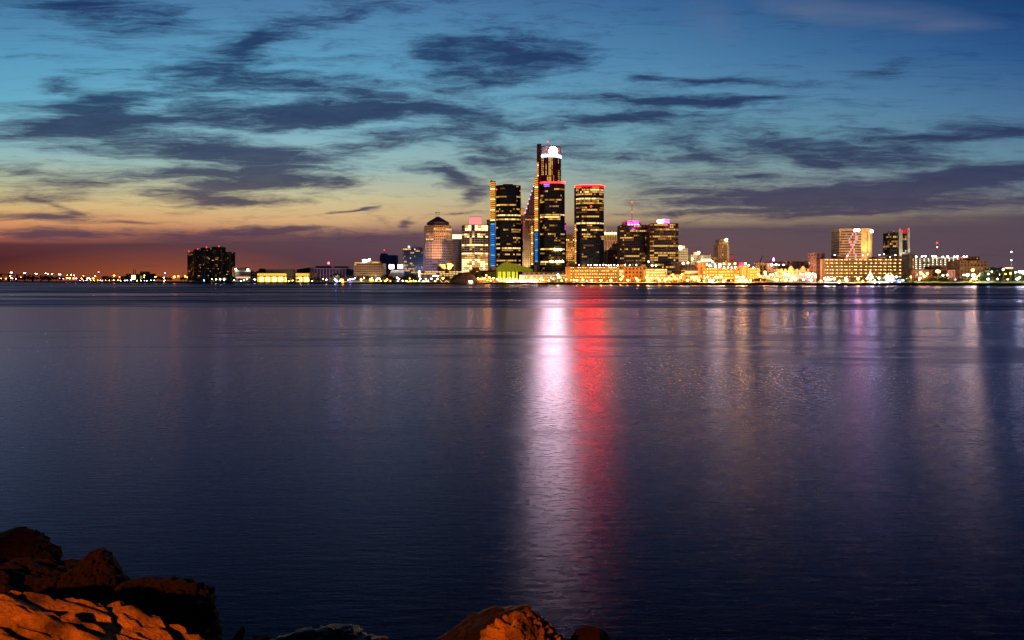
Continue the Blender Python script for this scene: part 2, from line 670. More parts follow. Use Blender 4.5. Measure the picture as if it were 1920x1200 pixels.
def lamp_mesh(c, h, r, k):
    h = round(h * 2) / 2
    key = (c, h, r, k)
    if key not in LM:
        b = MB()
        b.bar((0, 0, 0), (0, 0, h - r * 0.6), 0.14, 0, 5, 0.09)
        b.prism(ngon(0.3, 6), 0, 0.5, 0)
        b.ball((0, 0, h), r, 1, 8, 5, 0.8)
        LM[key] = b.mesh('street_lamp', [STEEL, lampmat(c, k)])
    return LM[key]


def lamp(px, py, off, c='y', r=0.8, k=40, where='on the far promenade', zb=None, D=None, name='street_lamp', kindword=None):
    D = D or bD(px) + off
    zb = G if zb is None else zb
    z = Z(py, D)
    h = max(2.5, z - zb)
    r = r * .8
    o = bpy.data.objects.new(name, lamp_mesh(c, h, r, k))
    o.location = (X(px, D), D, zb)
    link(o)
    cn = {'w': 'white', 'y': 'warm yellow', 'o': 'orange', 'b': 'blue', 'p': 'violet', 'r': 'red', 'g': 'greenish', 'c': 'cool white', 'm': 'pink'}[c]
    tag(o, '%s lamp %s' % (cn, where), 'lamp', 'lamps %s' % where)
    return o
# ------------------------------------------------------------------ river, ground
def water_material():
    m = bpy.data.materials.new('river_water')
    m.use_nodes = True
    nt = m.node_tree
    nt.nodes.clear()
    N, Lk = nt.nodes.new, nt.links.new
    g = N('ShaderNodeNewGeometry')

    def mth(op, x, y=None, z=None, clamp=False):
        n = N('ShaderNodeMath'); n.operation = op; n.use_clamp = clamp
        for i_, v in enumerate((x, y, z)):
            if v is None:
                continue
            if isinstance(v, (int, float)):
                n.inputs[i_].default_value = v
            else:
                Lk(v, n.inputs[i_])
        return n.outputs[0]

    def rng_(v, x0, x1, y0, y1):
        n = N('ShaderNodeMapRange'); n.interpolation_type = 'SMOOTHSTEP'
        Lk(v, n.inputs['Value'])
        for k_, q in (('From Min', x0), ('From Max', x1), ('To Min', y0), ('To Max', y1)):
            n.inputs[k_].default_value = q
        return n.outputs[0]

    def nz(scale, detail, rough=0.5, off=(0, 0, 0), rot=0.0):
        mp_ = N('ShaderNodeMapping')
        mp_.inputs['Scale'].default_value = scale
        mp_.inputs['Location'].default_value = off
        mp_.inputs['Rotation'].default_value = (0, 0, rot)
        Lk(g.outputs['Position'], mp_.inputs['Vector'])
        n = N('ShaderNodeTexNoise')
        n.inputs['Scale'].default_value = 1.0
        n.inputs['Detail'].default_value = detail
        n.inputs['Roughness'].default_value = rough
        Lk(mp_.outputs[0], n.inputs['Vector'])
        return n.outputs[0]

    # wind-ruffled lanes against slick lanes, the ruffled water lies farther out
    sepn = N('ShaderNodeSeparateXYZ')
    Lk(g.outputs['Position'], sepn.inputs[0])
    lanes = nz((0.0045, 0.026, 1), 6, 0.62, (3, 1, 0), 0.10)
    fine = nz((0.04, 0.30, 1), 5, 0.65, (0, 0, 0), 0.06)
    far = rng_(sepn.outputs[1], 80, 260, -0.07, 0.22)
    s = mth('ADD', mth('ADD', mth('MULTIPLY_ADD', lanes, 2.2, -.60), far), mth('MULTIPLY', mth('SUBTRACT', fine, 0.5), 0.6))
    ruf = rng_(s, 0.38, 0.82, 0.0, 1.0)
    nearf = rng_(sepn.outputs[1], 10, 60, 0.0, 1.0)
    rough = mth('ADD', mth('MULTIPLY', ruf, 0.12), 0.255)
    # ripples: short chop near the stones, drawn out sideways
    r1 = nz((1.3, 6.5, 1), 5, 0.7)
    r2 = nz((0.35, 1.3, 1), 3, 0.5, (0, 5, 0), -0.2)
    hh = mth('MULTIPLY_ADD', r2, 0.6, r1)
    bp = N('ShaderNodeBump')
    Lk(mth('MULTIPLY_ADD', nearf, -0.6, 1.0), bp.inputs['Strength'])
    chop = nz((2.4, 7.0, 1), 5, 0.75, (9, 2, 0), 0.25)
    near = mth('SUBTRACT', 1.0, nearf)
    rough = mth('ADD', rough, mth('MULTIPLY', mth('MULTIPLY', mth('SUBTRACT', chop, 0.5), mth('MULTIPLY_ADD', near, 0.8, 0.2)), 0.42))
    bp.inputs['Distance'].default_value = 0.010
    Lk(hh, bp.inputs['Height'])
    fr = N('ShaderNodeFresnel')
    fr.inputs['IOR'].default_value = 1.333
    Lk(bp.outputs[0], fr.inputs['Normal'])
    refl = mth('MINIMUM', mth('MULTIPLY', fr.outputs[0], .78), mth('MULTIPLY_ADD', ruf, -0.34, 0.44))
    gl = N('ShaderNodeBsdfGlossy')
    gl.distribution = 'BECKMANN'
    gl.inputs['Color'].default_value = (.76, .66, 1.0, 1)
    Lk(rough, gl.inputs['Roughness'])
    Lk(bp.outputs[0], gl.inputs['Normal'])
    df = N('ShaderNodeBsdfDiffuse')
    df.inputs['Color'].default_value = (0.001, 0.0015, 0.014, 1)
    mx = N('ShaderNodeMixShader')
    Lk(refl, mx.inputs[0]); Lk(df.outputs[0], mx.inputs[1]); Lk(gl.outputs[0], mx.inputs[2])
    o = N('ShaderNodeOutputMaterial')
    Lk(mx.outputs[0], o.inputs[0])
    return m


wb = MB()
xs = [-30000, -6000, -1500, -400, -100, 0, 100, 400, 1500, 6000, 30000]
ys = [-30, 5, 20, 60, 200, 600, 1500, 5000, 30000]
for i in range(len(xs) - 1):
    for j in range(len(ys) - 1):
        wb.face([(xs[i], ys[j], 0), (xs[i + 1], ys[j], 0), (xs[i + 1], ys[j + 1], 0), (xs[i], ys[j + 1], 0)])
wb.build('river', water_material(), kind='structure')

# far bank: ground sheet to the horizon, promenade, seawall
pxs = list(range(-400, 3200, 40))
bank = [(X(p, bD(p)), bD(p)) for p in pxs]
bank = [(-9000, 9500)] + bank + [(6000, -1500)]
gb = MB()
for (a, b) in zip(bank, bank[1:]):
    gb.face([(a[0], a[1] + 0.6, G), (b[0], b[1] + 0.6, G), (b[0] * 3.2 + 2000, 28000, G), (a[0] * 3.2 - 2000, 28000, G)])
# simpler robust sheet: fan out to far corners
gb = MB()
for (a, b) in zip(bank, bank[1:]):
    gb.face([(a[0], a[1] + 0.6, G), (b[0], b[1] + 0.6, G), (b[0] * 4, 28000, G), (a[0] * 4, 28000, G)])
gb.build('ground', DARKC, kind='structure')
pv = MB()
for (a, b) in zip(bank[1:-1], bank[2:-1]):
    pv.face([(a[0], a[1] + 1.0, G + .01), (b[0], b[1] + 1.0, G + .01), (b[0] * 1.02, b[1] + 26, G + .01), (a[0] * 1.02, a[1] + 26, G + .01)])
pv.build('promenade_paving', PAVE, kind='structure')
sw = MB()
for (a, b) in zip(bank, bank[1:]):
    sw.face([(a[0], a[1], -1), (b[0], b[1], -1), (b[0], b[1], G + .3), (a[0], a[1], G + .3)])
    sw.face([(a[0], a[1], G + .3), (b[0], b[1], G + .3), (b[0], b[1] + .6, G + .3), (a[0], a[1] + .6, G + .3)])
    sw.face([(a[0], a[1] + .6, G + .3), (b[0], b[1] + .6, G + .3), (b[0], b[1] + .6, G - .5), (a[0], a[1] + .6, G - .5)])
o = sw.build('seawall', wall('wet_seawall', (0.035, 0.03, 0.028), 0.9))
tag(o, 'long dark concrete seawall along the far bank of the river', 'seawall')

# ------------------------------------------------------------------ Renaissance-like dark glass towers
def dark_tower(label, px0, px1, ytop, off, p, rows, seed_cls=(1, 1, 2, 2, 3), ytop_cap=None, ring=None, cham=7, dep=42, wz=None, fn=None):
    b = Bld('glass_tower', label, px0, px1, off)
    fp = chamfer(b.w, dep, cham)
    b.volume(fp, 0, b.z(ytop), DARKFRAME, DARKGLASS, 'glass', fh=3.45, bw=2.6, bf=0.3, pf=0.14, p=p, rows=rows, cls=seed_cls, run=2.2, wz0=wz, fn=fn)
    if ring:
        r = MB()
        zt = b.z(ring[0])
        o1 = offset(fp, 1.1)
        o2 = offset(fp, 0.72)
        n = len(fp)
        for i in range(n):
            j = (i + 1) % n
            q = [o1[i], o1[j], o2[j], o2[i]]
            if (o1[j][0] - o1[i][0]) < 0.5:
                continue      # only the river side is lit
            r.prism(q, zt - 0.9, zt + 0.9)
        b.part('light_ring', r, ring[1], 'glowing band of light around the top')
    return b


RED = emit('red_ring_light', (1.0, 0.003, 0.003), 60, True)
RED2 = emit('red_roofline_light', (1.0, 0.0002, 0.0004), 430, True)
BLUEW = emit('blue_white_ring_light', (0.45, 0.68, 1.0), 9, True)
SIGN = emit('white_sign_light', (1.0, 0.78, 0.66), 440, True)
CORE = lambda: None


def shaft(b, px0, px1, y0, y1, col, y=-3.0, dep=9, fh=3.45, name='elevator_shaft', lamps=True, mat2=None, label=None):
    """slender lift shaft with a lamp at each storey on a dark red frame"""
    s = MB()
    x0, x1 = b.x(px0), b.x(px1)
    z0, z1 = b.z(y1), b.z(y0)
    s.box(x0, x1, y, y + dep, z0, z1)
    sh = b.part(name, s, mat2 or wall('rust_shaft', (0.16, 0.05, 0.03)), label)
    l = MB()
    n = int((z1 - z0) / fh)
    k = 0
    for i in range(n):
        za = z0 + i * fh
        l.box(x0 + 0.8, x1 - 0.8, y - 0.25, y - 0.02, za + 0.7, za + fh - 0.5, 0 if (i * 7) % 5 else 1)
        l.box(x0 + 0.2, x0 + 0.7, y - 0.3, y - 0.02, za + 0.2, za + 1.4, 1)
    q = l.build('shaft_light', col, sh, None, 'stuff')
    return sh


AMB = [emit('shaft_amber', (1, .36, .03), .95), emit('shaft_bright', (1, .6, .2), 2.6)]
BLU = [emit('shaft_blue', (.015, .24, 1.0), .75), emit('shaft_cyan', (.08, .5, 1.0), 1.15)]

rc = 165
# left tower
t1 = dark_tower('dark glass tower with an amber and blue lit shaft on its left side', 930, 976, 348, rc,
                0.16, [(356, .5), (371, .8, (2, 3)), (385, 1.0, (3, 4)), (392, .3), (396, .5), (405, .9, (3, 4)), (412, .9, (3, 3, 4)), (432, .3), (448, .75, (3,)), (465, 1.0, (4,)), (479, .8), (490, .95, (3,)), (495, .6), (470, .5), (458, .4)])
t1.rooftop('penthouse', 943, 962, 344, 348, DARKFRAME)
low = MB(); fpw = chamfer(t1.w * 1.0, 30, 6, t1.x(957), 16); low.prism(fpw, 0, t1.z(417)); t1.part('lower_wing', low, DARKGLASS)
shaft(t1, 919, 929, 340, 415, AMB)
shaft(t1, 919.5, 928.5, 415, 500, BLU, mat2=wall('dark_shaft', (.02, .02, .05)))
cp = MB(); cp.box(t1.x(920), t1.x(923), -1, 4, t1.z(340), t1.z(338)); t1.part('shaft_cap', cp, DARKC)
am = MB(); am.ball((t1.x(931), -4.4, t1.z(356)), 1.0, 0); t1.part('beacon', am, emit('beacon_red', (1, .02, .02), 8))

# the tallest: cylinder at the back
t2 = Bld('cylindrical_tower', 'tallest tower, a dark cylinder crowned by a white glowing disc sign and a blue-white ring', 1009, 1053, rc + 45)
cyl = ngon(t2.w / 2, 24, 0, t2.w / 2)


def col_fn(i, nf, k, nb, e, mi):
    r = random.Random(e * 97 + k * 13 + i // 3)
    if i < nf * 0.35:
        return 0
    if e in (17,) and r.random() < .9:
        return 3
    return 3 if r.random() < 0.22 else (2 if r.random() < .12 else 0)


t2.volume(cyl, 0, t2.z(295), DARKFRAME, DARKGLASS, 'glass', fh=3.3, bw=3.1, bf=0.28, pf=0.3, p=.2, fn=col_fn, parapet=False)
cr_ = MB(); cr_.prism(offset(cyl, .5), t2.z(295), t2.z(274)); t2.part('crown', cr_, PALEPANEL)
cr_ = MB(); cr_.prism(offset(cyl, .2), t2.z(274), t2.z(272.5)); t2.part('roof', cr_, DARKC)
rg = MB()
o1, o2 = offset(cyl, 1.5), offset(cyl, .9)
for i in range(24):
    j = (i + 1) % 24
    if (o1[j][0] - o1[i][0]) < 0.3:
        continue
    rg.prism([o1[i], o1[j], o2[j], o2[i]], t2.z(293.4), t2.z(289.6))
t2.part('light_ring', rg, BLUEW, 'blue-white band of light below the crown')
sgz, sgx = t2.z(283), t2.x(1037)
sg = MB()
ang = math.asin(max(-1, min(1, sgx / (t2.w / 2))))
sy_ = t2.w / 2 - (t2.w / 2) * math.cos(ang)
n_ = 24
c0 = Vector((sgx, sy_ - 1.6, sgz))
tx = Vector((math.cos(ang), math.sin(ang), 0))
nx = Vector((math.sin(ang), -math.cos(ang), 0))
ringp = [c0 + tx * (7.6 * math.cos(2 * math.pi * i / n_)) + Vector((0, 0, 1)) * (7.0 * math.sin(2 * math.pi * i / n_)) for i in range(n_)]
sg.face([tuple(v + nx * 0.6) for v in ringp], 0)
for i in range(n_):
    j = (i + 1) % n_
    sg.face([tuple(ringp[i]), tuple(ringp[j]), tuple(ringp[j] + nx * .6), tuple(ringp[i] + nx * .6)], 1)
sg.face([tuple(v) for v in reversed(ringp)], 1)
t2.part('disc_sign', sg, [SIGN, STEEL], 'round sign glowing white on the crown')
ct = MB(); ct.box(t2.x(1007), t2.x(1015), -1, 14, t2.z(480), t2.z(270)); t2.part('core_tower', ct, DARKFRAME)
shaft(t2, 1006.5, 1010.5, 303, 332, AMB, y=-4.2, dep=3)
at = MB(); at.bar((t2.x(1028), 15, t2.z(273)), (t2.x(1028), 15, t2.z(263)), .35); at.bar((t2.x(1011), 5, t2.z(270)), (t2.x(1011), 5, t2.z(266)), .3)
t2.part('antenna', at, STEEL)
am = MB(); am.ball((t2.x(1028), 15, t2.z(262.5)), 1.1); t2.part('beacon', am, MATS['beacon_red'])

# the tower in front of it with red ring
t3 = dark_tower('dark glass tower with a red glowing roof line standing in front of the tallest tower', 1013, 1059, 345, rc, 0.17,
                [(357, .5), (368, .5), (376, .7), (381, .4), (388, .4), (402, 1., (3, 4)), (406, 1.0, (4,)), (412, .4), (429, .5), (438, .4), (468, 1.0, (4,)), (476, .6), (490, 1.0, (4,)), (497, .6), (455, .4)],
                ring=(342, RED))
vl = MB()
for k_, (a_, b_, y_) in enumerate([(1019, 1030, 345.8), (1020, 1027, 349), (1028, 1030, 349)]):
    vl.box(t3.x(a_), t3.x(b_), -0.95, -.7, t3.z(y_) - .7, t3.z(y_) + .7)
t3.part('violet_light', vl, emit('violet_window', (.4, .15, 1), 2.2))
fl = MB()
for px_, py_ in [(1041, 468), (1046, 468), (1051, 468), (1033, 490), (1036, 490.5), (1044, 490.5), (1049, 490), (1054, 490)]:
    fl.ball((t3.x(px_), -1.4, t3.z(py_)), 1.6)
t3.part('floodlight', fl, emit('flood_yellow', (1, .75, .2), 60, True), 'blazing yellow-white floodlights near the base')
low = MB(); low.prism(chamfer(t3.w * .9, 26, 6, t3.x(1043), 18), 0, t3.z(416)); t3.part('lower_wing', low, DARKGLASS)
mg = MB(); mg.box(t3.x(1060.5), t3.x(1062.3), 15, 17.5, t3.z(430), t3.z(420)); t3.part('magenta_light', mg, emit('magenta_strip', (.9, .05, .7), .9))
shaft(t3, 1002, 1009.5, 333, 434, AMB)
shaft(t3, 1002.5, 1009, 434, 492, BLU, mat2=MATS['dark_shaft'])
s_ = MB(); s_.box(t3.x(1009.5), t3.x(1013), 0, 20, 0, t3.z(340)); t3.part('service_core', s_, DARKFRAME)
s_ = MB(); s_.box(t3.x(1002), t3.x(1007), -3, 5, t3.z(509), t3.z(498)); t3.part('shaft_base', s_, wall('violet_panel', (.3, .22, .4)))
# slim amber shafts
t3b = Bld('lift_shaft_tower', 'slim amber lit shaft in front of the stepped stone tower', 995, 1001, rc + 20)
shaft(t3b, 995.3, 1000.5, 423, 497, AMB, y=0, name='shaft', dep=8)
t3b.volume(rect(t3b.w, 10, 0, 1), 0, t3b.z(424), DARKFRAME, DARKFRAME, 'band', p=0)
# right tower
t4 = dark_tower('dark glass tower outlined by a red glowing roof line, standing alone right of the tallest', 1081, 1133, 350, rc - 10, 0.2,
                [(354, .5, (2, 3)), (358, .9, (3, 4)), (362.5, .9, (3, 3, 4)), (366.5, .7), (371, .95, (3, 4)), (379, .5), (383, .5), (391, .5), (396, .5), (408, .5), (421, 1.0, (4,)), (433.5, 1.0, (3, 4)), (446, .4)],
                ring=(348.5, RED2), cham=8)
t4.rooftop('penthouse', 1100, 1126, 347.5, 350, DARKFRAME)
am = MB(); am.ball((t4.x(1108), -1.3, t4.z(387)), 1.4); t4.part('beacon', am, MATS['beacon_red'])
shaft(t4, 1077.5, 1081.5, 418, 495, AMB, y=2, dep=8)

# ------------------------------------------------------------------ two pink-topped towers
def pink_tower(label, px0, px1, ytop, off, p, rows, box):
    b = Bld('glass_tower', label, px0, px1, off)
    b.volume(chamfer(b.w, 36, 5), 0, b.z(ytop), wall('plum_frame', (.05, .022, .02), .5), DARKGLASS, 'glass', fh=3.4, bw=2.7, bf=.36, pf=.2, p=p, rows=rows, cls=(1, 1, 2, 2, 3), run=2.5)
    return b


PINKP = wall('white_plant_screen', (.8, .75, .78), .7, .05)
t5 = pink_tower('dark tower with a pink lit plant box and a thin radio mast on its roof', 1164, 1216, 423, 150, .3,
                [(432, .8), (444.5, 1., (3,)), (480, .9), (484, .8), (468, .4), (500, .6)], None)
t6 = pink_tower('dark tower with a pink lit box and white glowing sign on its roof', 1220, 1273, 420, 140, .42,
                [(424, .8), (433, .7), (446, .95, (2, 3)), (460, 1, (3,)), (474, .9), (478, .8), (482, .9), (486, .8), (490, .8), (496, .8), (501, .8)], None)


def plantbox(b, px0, px1, py0, py1, col, seed=0, en=5000):
    s = MB()
    s.box(b.x(px0), b.x(px1), 10, 24, b.z(py1), b.z(py0))
    n = 4
    for i in range(n):
        xx = b.x(px0) + (b.x(px1) - b.x(px0)) * (i + .5) / n
        s.box(xx - .15, xx + .15, 9.7, 10, b.z(py1), b.z(py0))
    p_ = b.part('plant_box', s, PINKP, 'plant box washed in coloured light')
    lt = MB()
    for i in range(n):
        xx = b.x(px0) + (b.x(px1) - b.x(px0)) * (i + .5) / n
        lt.box(xx - 1.3, xx + 1.3, 6.6, 7.4, b.z(py1) + .9, b.z(py1) + 1.3)
    lt.build('uplight', emit('uplight_%g' % sum(col), col, en, True), p_)
    return p_


plantbox(t5, 1178, 1201, 412, 422, (1.0, .10, .62), en=130)
s_ = MB(); s_.box(t5.x(1170), t5.x(1178), 11, 22, t5.z(422), t5.z(415)); s_.box(t5.x(1201), t5.x(1205), 11, 22, t5.z(422), t5.z(415)); t5.part('rooftop_plant', s_, TANB)
s_ = MB(); s_.bar((t5.x(1187), 9, t5.z(422)), (t5.x(1187), 9, t5.z(378)), .45, r2=.3)
for q_ in range(10):
    s_.box(t5.x(1187) - .8, t5.x(1187) + .8, 8.8, 9.2, t5.z(415 - 3.5 * q_), t5.z(415 - 3.5 * q_) + .3)
s_.bar((t5.x(1174), 12, t5.z(418)), (t5.x(1174), 12, t5.z(409)), .25)
t5.part('mast', s_, STEEL)
s_ = MB(); s_.ball((t5.x(1187), 9, t5.z(378)), 1.2); s_.ball((t5.x(1187), 8.2, t5.z(397)), .9); t5.part('beacon', s_, MATS['beacon_red'])
plantbox(t6, 1246, 1258, 409, 419.5, (.95, .12, .75), en=130)
s_ = MB(); s_.box(t6.x(1235), t6.x(1246), 10, 22, t6.z(420), t6.z(411)); t6.part('sign_box', s_, PINKP)
s_ = MB()
for px_ in (1237, 1240, 1243.5):
    s_.ball((t6.x(px_), 9, t6.z(414)), 2.1, 0, 8, 6)
t6.part('sign', s_, emit('white_sign', (1, .9, .95), 12, True))

# ------------------------------------------------------------------ masonry and glass blocks behind
def block(name, label, px0, px1, ytop, off, wallm, style='grid', dep=24, fh=3.6, bw=3.2, bf=.45, pf=.4, p=.2, rows=(), cls=(1, 2, 2, 3), run=2, rot=0, cham=0, corem=None, roof=None, wm=None, fn=None, group=None, cat='building', proud=.35):
    b = Bld(name, label, px0, px1, off, cat, group)
    if rot:
        fp = rect(b.w * .72, b.w * .72, 0, -b.w * .36)
        fp = rotfp(fp, rot)
        sc = b.w / (max(q[0] for q in fp) - min(q[0] for q in fp))
        fp = [(x * sc, (y * sc) + b.w * .5) for x, y in fp]
    elif cham:
        fp = chamfer(b.w, dep, cham)
    else:
        fp = rect(b.w, dep)
    b.fp = fp
    b.volume(fp, 0, b.z(ytop), wallm, corem, style, fh, bw, bf, pf, p, rows, cls, run, roof, fn=fn, wm=wm, proud=proud)
    return b


def fill_spot(b, px, py, tpx, tpy, col, en, y=-22, ty=0, size=70):
    """unseen spot added in mid-air to brighten a facade; no fixture is built"""
    ld = bpy.data.lights.new('floodlight', 'SPOT')  # added fill light, no floodlight stands here
    ld.energy = en
    ld.color = col
    ld.spot_size = R(size)
    ld.spot_blend = .6
    ld.shadow_soft_size = .6
    o = bpy.data.objects.new('facade_fill_spot', ld)
    link(o, b.root)
    a = Vector((b.x(px), y, b.z(py)))
    t = Vector((b.x(tpx), ty, b.z(tpy)))
    o.location = a
    o.rotation_euler = (t - a).to_track_quat('-Z', 'Y').to_euler()
    return o


# octagonal stone tower with pyramid roof
q1 = Bld('octagonal_tower', 'pink-grey stone tower with corner bays and a purple pyramid roof', 795, 847, 210)
W_ = q1.w
rowsq = [(431, .6, (3, 4)), (441, .7, (2, 3)), (447.5, .35), (453, .35, (3, 4)), (466, .3)]
q1.volume(rotfp(chamfer(W_ * .90, W_ * .90, W_ * .24, 0, -W_ * .45), 14), 0, q1.z(425), PINKSTONE, WINDOWDARK, 'grid', fh=4.7, bw=3.4, bf=.5, pf=.42, p=.12, rows=rowsq, cls=(1, 2))
q1.volume(rotfp(chamfer(W_ * .97, W_ * .97, W_ * .22, 0, -W_ * .485), 14), 0, q1.z(456), PINKSTONE, WINDOWDARK, 'grid', fh=4.7, bw=3.4, bf=.5, pf=.42, p=.14, cls=(1, 1, 2), parapet=True)
u_ = rotfp(chamfer(W_ * .76, W_ * .76, W_ * .2, 0, -W_ * .38), 14)
s_ = MB(); s_.prism(u_, q1.z(424.5), q1.z(418)); q1.part('belvedere', s_, COPPER)
s_ = MB(); s_.prism(offset(u_, .8), q1.z(418), q1.z(406.5), top=[(x * .12, y * .12) for x, y in u_]); q1.part('pyramid_roof', s_, COPPER)
s_ = MB()
for k_, px_ in enumerate((816.5, 818.5, 821, 823.5)):
    s_.bar((q1.x(px_), 0, q1.z(407)), (q1.x(px_), 0, q1.z(398)), .2)
    s_.box(q1.x(px_), q1.x(px_ + 1.6), -.05, .05, q1.z(399.3), q1.z(398))
q1.part('flagpole', s_, wall('red_flag', (.3, .05, .06)))

q2 = block('stone_block', 'small pink stone building at the foot of the pyramid-roofed tower', 820, 838, 497, 150, PINKSTONE, 'grid', fh=3.3, bw=2.4, p=.1)
q3 = block('stone_block', 'small yellow lit building beside the pyramid-roofed tower', 839, 850, 495, 145, CREAM, 'grid', fh=3.3, bw=2.2, p=.1)
fill_spot(q3, 844, 505, 844, 500, (1, .7, .2), 600, -14)
for (a_, b_, y_) in ((825, 829, 493), (835, 840, 492.5)):
    s_ = MB(); s_.prism(rect(q2.x(b_) - q2.x(a_), 6, (q2.x(a_) + q2.x(b_)) / 2, 3), q2.z(497), q2.z(y_), top=rect(.4, .4, (q2.x(a_) + q2.x(b_)) / 2, 6)); q2.part('turret_roof', s_, SLATE)

q4 = block('striped_office', 'horizontally striped office block with a blazing top storey, left of white lit block', 846, 865, 449, 230, PINKSTONE, 'band', fh=3.3, bw=3.5, bf=.5, p=.04, rows=[(465.5, .8, (2, 3))], corem=wall('violet_glass', (.06, .06, .12), .3))
s_ = MB(); s_.box(q4.x(848), q4.x(866), -.6, 12, q4.z(447.5), q4.z(440)); q4.part('top_storey', s_, emit('top_storey_light', (1, .72, .36), 3.0, True))
s_ = MB()
for i in range(7):
    s_.box(q4.x(848 + 3 * i) - .25, q4.x(848 + 3 * i) + .25, -1.1, -.62, q4.z(448), q4.z(439.5))
s_.box(q4.x(847.5), q4.x(866.5), -1, 12.5, q4.z(439.6), q4.z(438.6)); q4.part('top_storey_frame', s_, STONE)

q5 = Bld('lit_office', 'broad office block lit white and yellow inside with a pale pink glowing box on top', 865, 914.5, 190)
W_ = q5.w


OFFW = emit('office_white_window', (1, .78, .34), 2.6, True)


def q5fn(i, nf, k, nb, e, mi):
    r = random.Random(i * 31 + e)
    f = i / nf
    rr = random.Random(i * 131 + k * 7 + e)
    y = (q5_h * f)
    if y < 40:
        return 4 if rr.random() < .93 else 3
    if y < 46:
        return 3 if rr.random() < .6 else 2
    if i in (13, 17):
        return 4
    if nf - 3 <= i < nf - 1:
        return 4 if rr.random() < .8 else 0
    if k in (3,) and e == 0 and nf - 10 < i < nf - 3:
        return 3
    return 3 if rr.random() < .05 else 0


q5_h = q5.z(434)
fp5 = [(-W_ * .5, 12), (q5.x(890), 0), (W_ * .5, 9), (W_ * .5, 36), (-W_ * .5, 36)]
q5.volume(fp5, 0, q5.z(434), STONE, WINDOWDARK, 'grid', fh=3.7, bw=5.4, bf=.34, pf=.1, p=.2, fn=q5fn, wm=WINM[:4] + [OFFW, WC])
q5.volume(fp5, q5.z(434) + 1.2, q5.z(422), STONE, WINDOWDARK, 'grid', fh=6.5, bw=6, bf=.18, pf=.12, p=1.1, fn=lambda i, nf, k, nb, e, mi: 0 if (e == 0 and k in (0, 3)) else 4, wm=WINM[:4] + [OFFW, WC])
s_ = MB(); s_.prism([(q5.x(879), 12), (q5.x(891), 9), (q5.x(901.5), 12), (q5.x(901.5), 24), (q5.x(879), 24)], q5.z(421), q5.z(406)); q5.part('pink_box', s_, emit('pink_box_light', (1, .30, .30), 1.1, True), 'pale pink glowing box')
s_ = MB(); s_.prism([(q5.x(878.6), 11.7), (q5.x(891), 8.7), (q5.x(902), 11.7), (q5.x(902), 24.4), (q5.x(878.6), 24.4)], q5.z(406), q5.z(405.2)); q5.part('box_lid', s_, BRICK)

block('slim_tower', 'slim rust brown tower squeezed left of the amber shaft', 913, 921, 413, 215, wall('rust_brick', (.3, .14, .06)), 'pier', fh=3.4, bw=2.5, p=.08)
q6 = Bld('glass_hotel', 'blue glass tower dotted with amber windows, left of the pyramid-roofed tower', 755.5, 794.5, 215)
q6.volume(chamfer(q6.w, 26, 2), 0, q6.z(466), wall('blue_grey_frame', (.05, .08, .13), .4), BLUEGLASS, 'glass', fh=3.3, bw=2.8, bf=.22, pf=.3, p=.3, rows=[(468, .8, (4, 3, 2))], cls=(2, 3, 3), run=1)
q6.rooftop('penthouse', 765, 788, 461, 466, PALEPANEL)
s_ = MB(); s_.box(q6.x(764.5), q6.x(767), 5, 7, q6.z(465), q6.z(461)); q6.part('roof_light', s_, emit('cool_roof_light', (.8, .9, 1), 4))

q7 = Bld('office_slab', 'plain deep blue slab building with a stepped top behind the ballpark lights', 713.5, 742, 900)
q7.volume(rect(q7.w, 40), 0, q7.z(479), wall('deep_blue_panel', (.03, .07, .22), .5), None, 'grid', fh=4, bw=8, bf=.7, pf=.6, p=0)
q7.rooftop('stair_head', 713.5, 724, 475, 479, MATS['deep_blue_panel'], 30, 1)
s_ = MB(); s_.bar((q7.x(720), 5, q7.z(475)), (q7.x(720), 5, q7.z(470)), .5); q7.part('mast', s_, STEEL)
s_ = MB(); s_.ball((q7.x(720), 5, q7.z(469)), 1.2); q7.part('beacon', s_, MATS['beacon_red'])

q8 = block('cream_office', 'cream office block with dark window strips and white lights on its roof', 664, 718, 495, 130, CREAM, 'grid', dep=30, fh=4.2, bw=4.5, bf=.5, pf=.3, p=.12, rows=[], cls=(2, 3))
q8.rooftop('upper_storey', 664.5, 676, 491.5, 494.8, CREAM, 20, 0.5)
q8.rooftop('upper_storey', 687, 711, 490, 494.8, CREAM, 20, 2)
s_ = MB(); s_.box(q8.x(665.5), q8.x(675), .1, .45, q8.z(493.5), q8.z(491.8)); s_.box(q8.x(697), q8.x(711), 1.6, 1.95, q8.z(493), q8.z(491)); q8.part('lit_strip', s_, W3)
s_ = MB(); s_.box(q8.x(679), q8.x(689), 4, 6, q8.z(492), q8.z(486.5)); q8.part('roof_sign', s_, emit('roof_sign_light', (1, .92, .9), 14, True))
s_ = MB(); s_.ball((q8.x(692.5), 2, q8.z(487)), 1.8); q8.part('roof_lamp', s_, emit('roof_lamp_light', (1, .8, .5), 30, True))
fill_spot(q8, 690, 517, 690, 502, (1, .62, .3), 60000, -60, size=80)

# arena lit boards
q9 = Bld('stadium', 'low white terraced stadium with two blazing white floodlight boards', 728, 756, 170, 'stadium')
s_ = MB()
for i in range(5):
    s_.box(-q9.w / 2 + i, q9.w / 2, i * 3, i * 3 + 3, 0, q9.z(516 - i * 2.4))
q9.part('stand', s_, WHITE)
s_ = MB(); s_.box(q9.x(729), q9.x(738), 3, 4, q9.z(504), q9.z(496)); q9.part('floodlight_board', s_, emit('floodboard', (1, .95, .88), 9, True))
s_ = MB(); s_.box(q9.x(745.5), q9.x(754.5), 3, 4, q9.z(503.5), q9.z(496)); q9.part('floodlight_board', s_, MATS['floodboard'])
s_ = MB()
for px_ in (731, 736, 748, 752):
    s_.bar((q9.x(px_), 3.5, 0), (q9.x(px_), 3.5, q9.z(503)), .3)
q9.part('support', s_, STEEL)

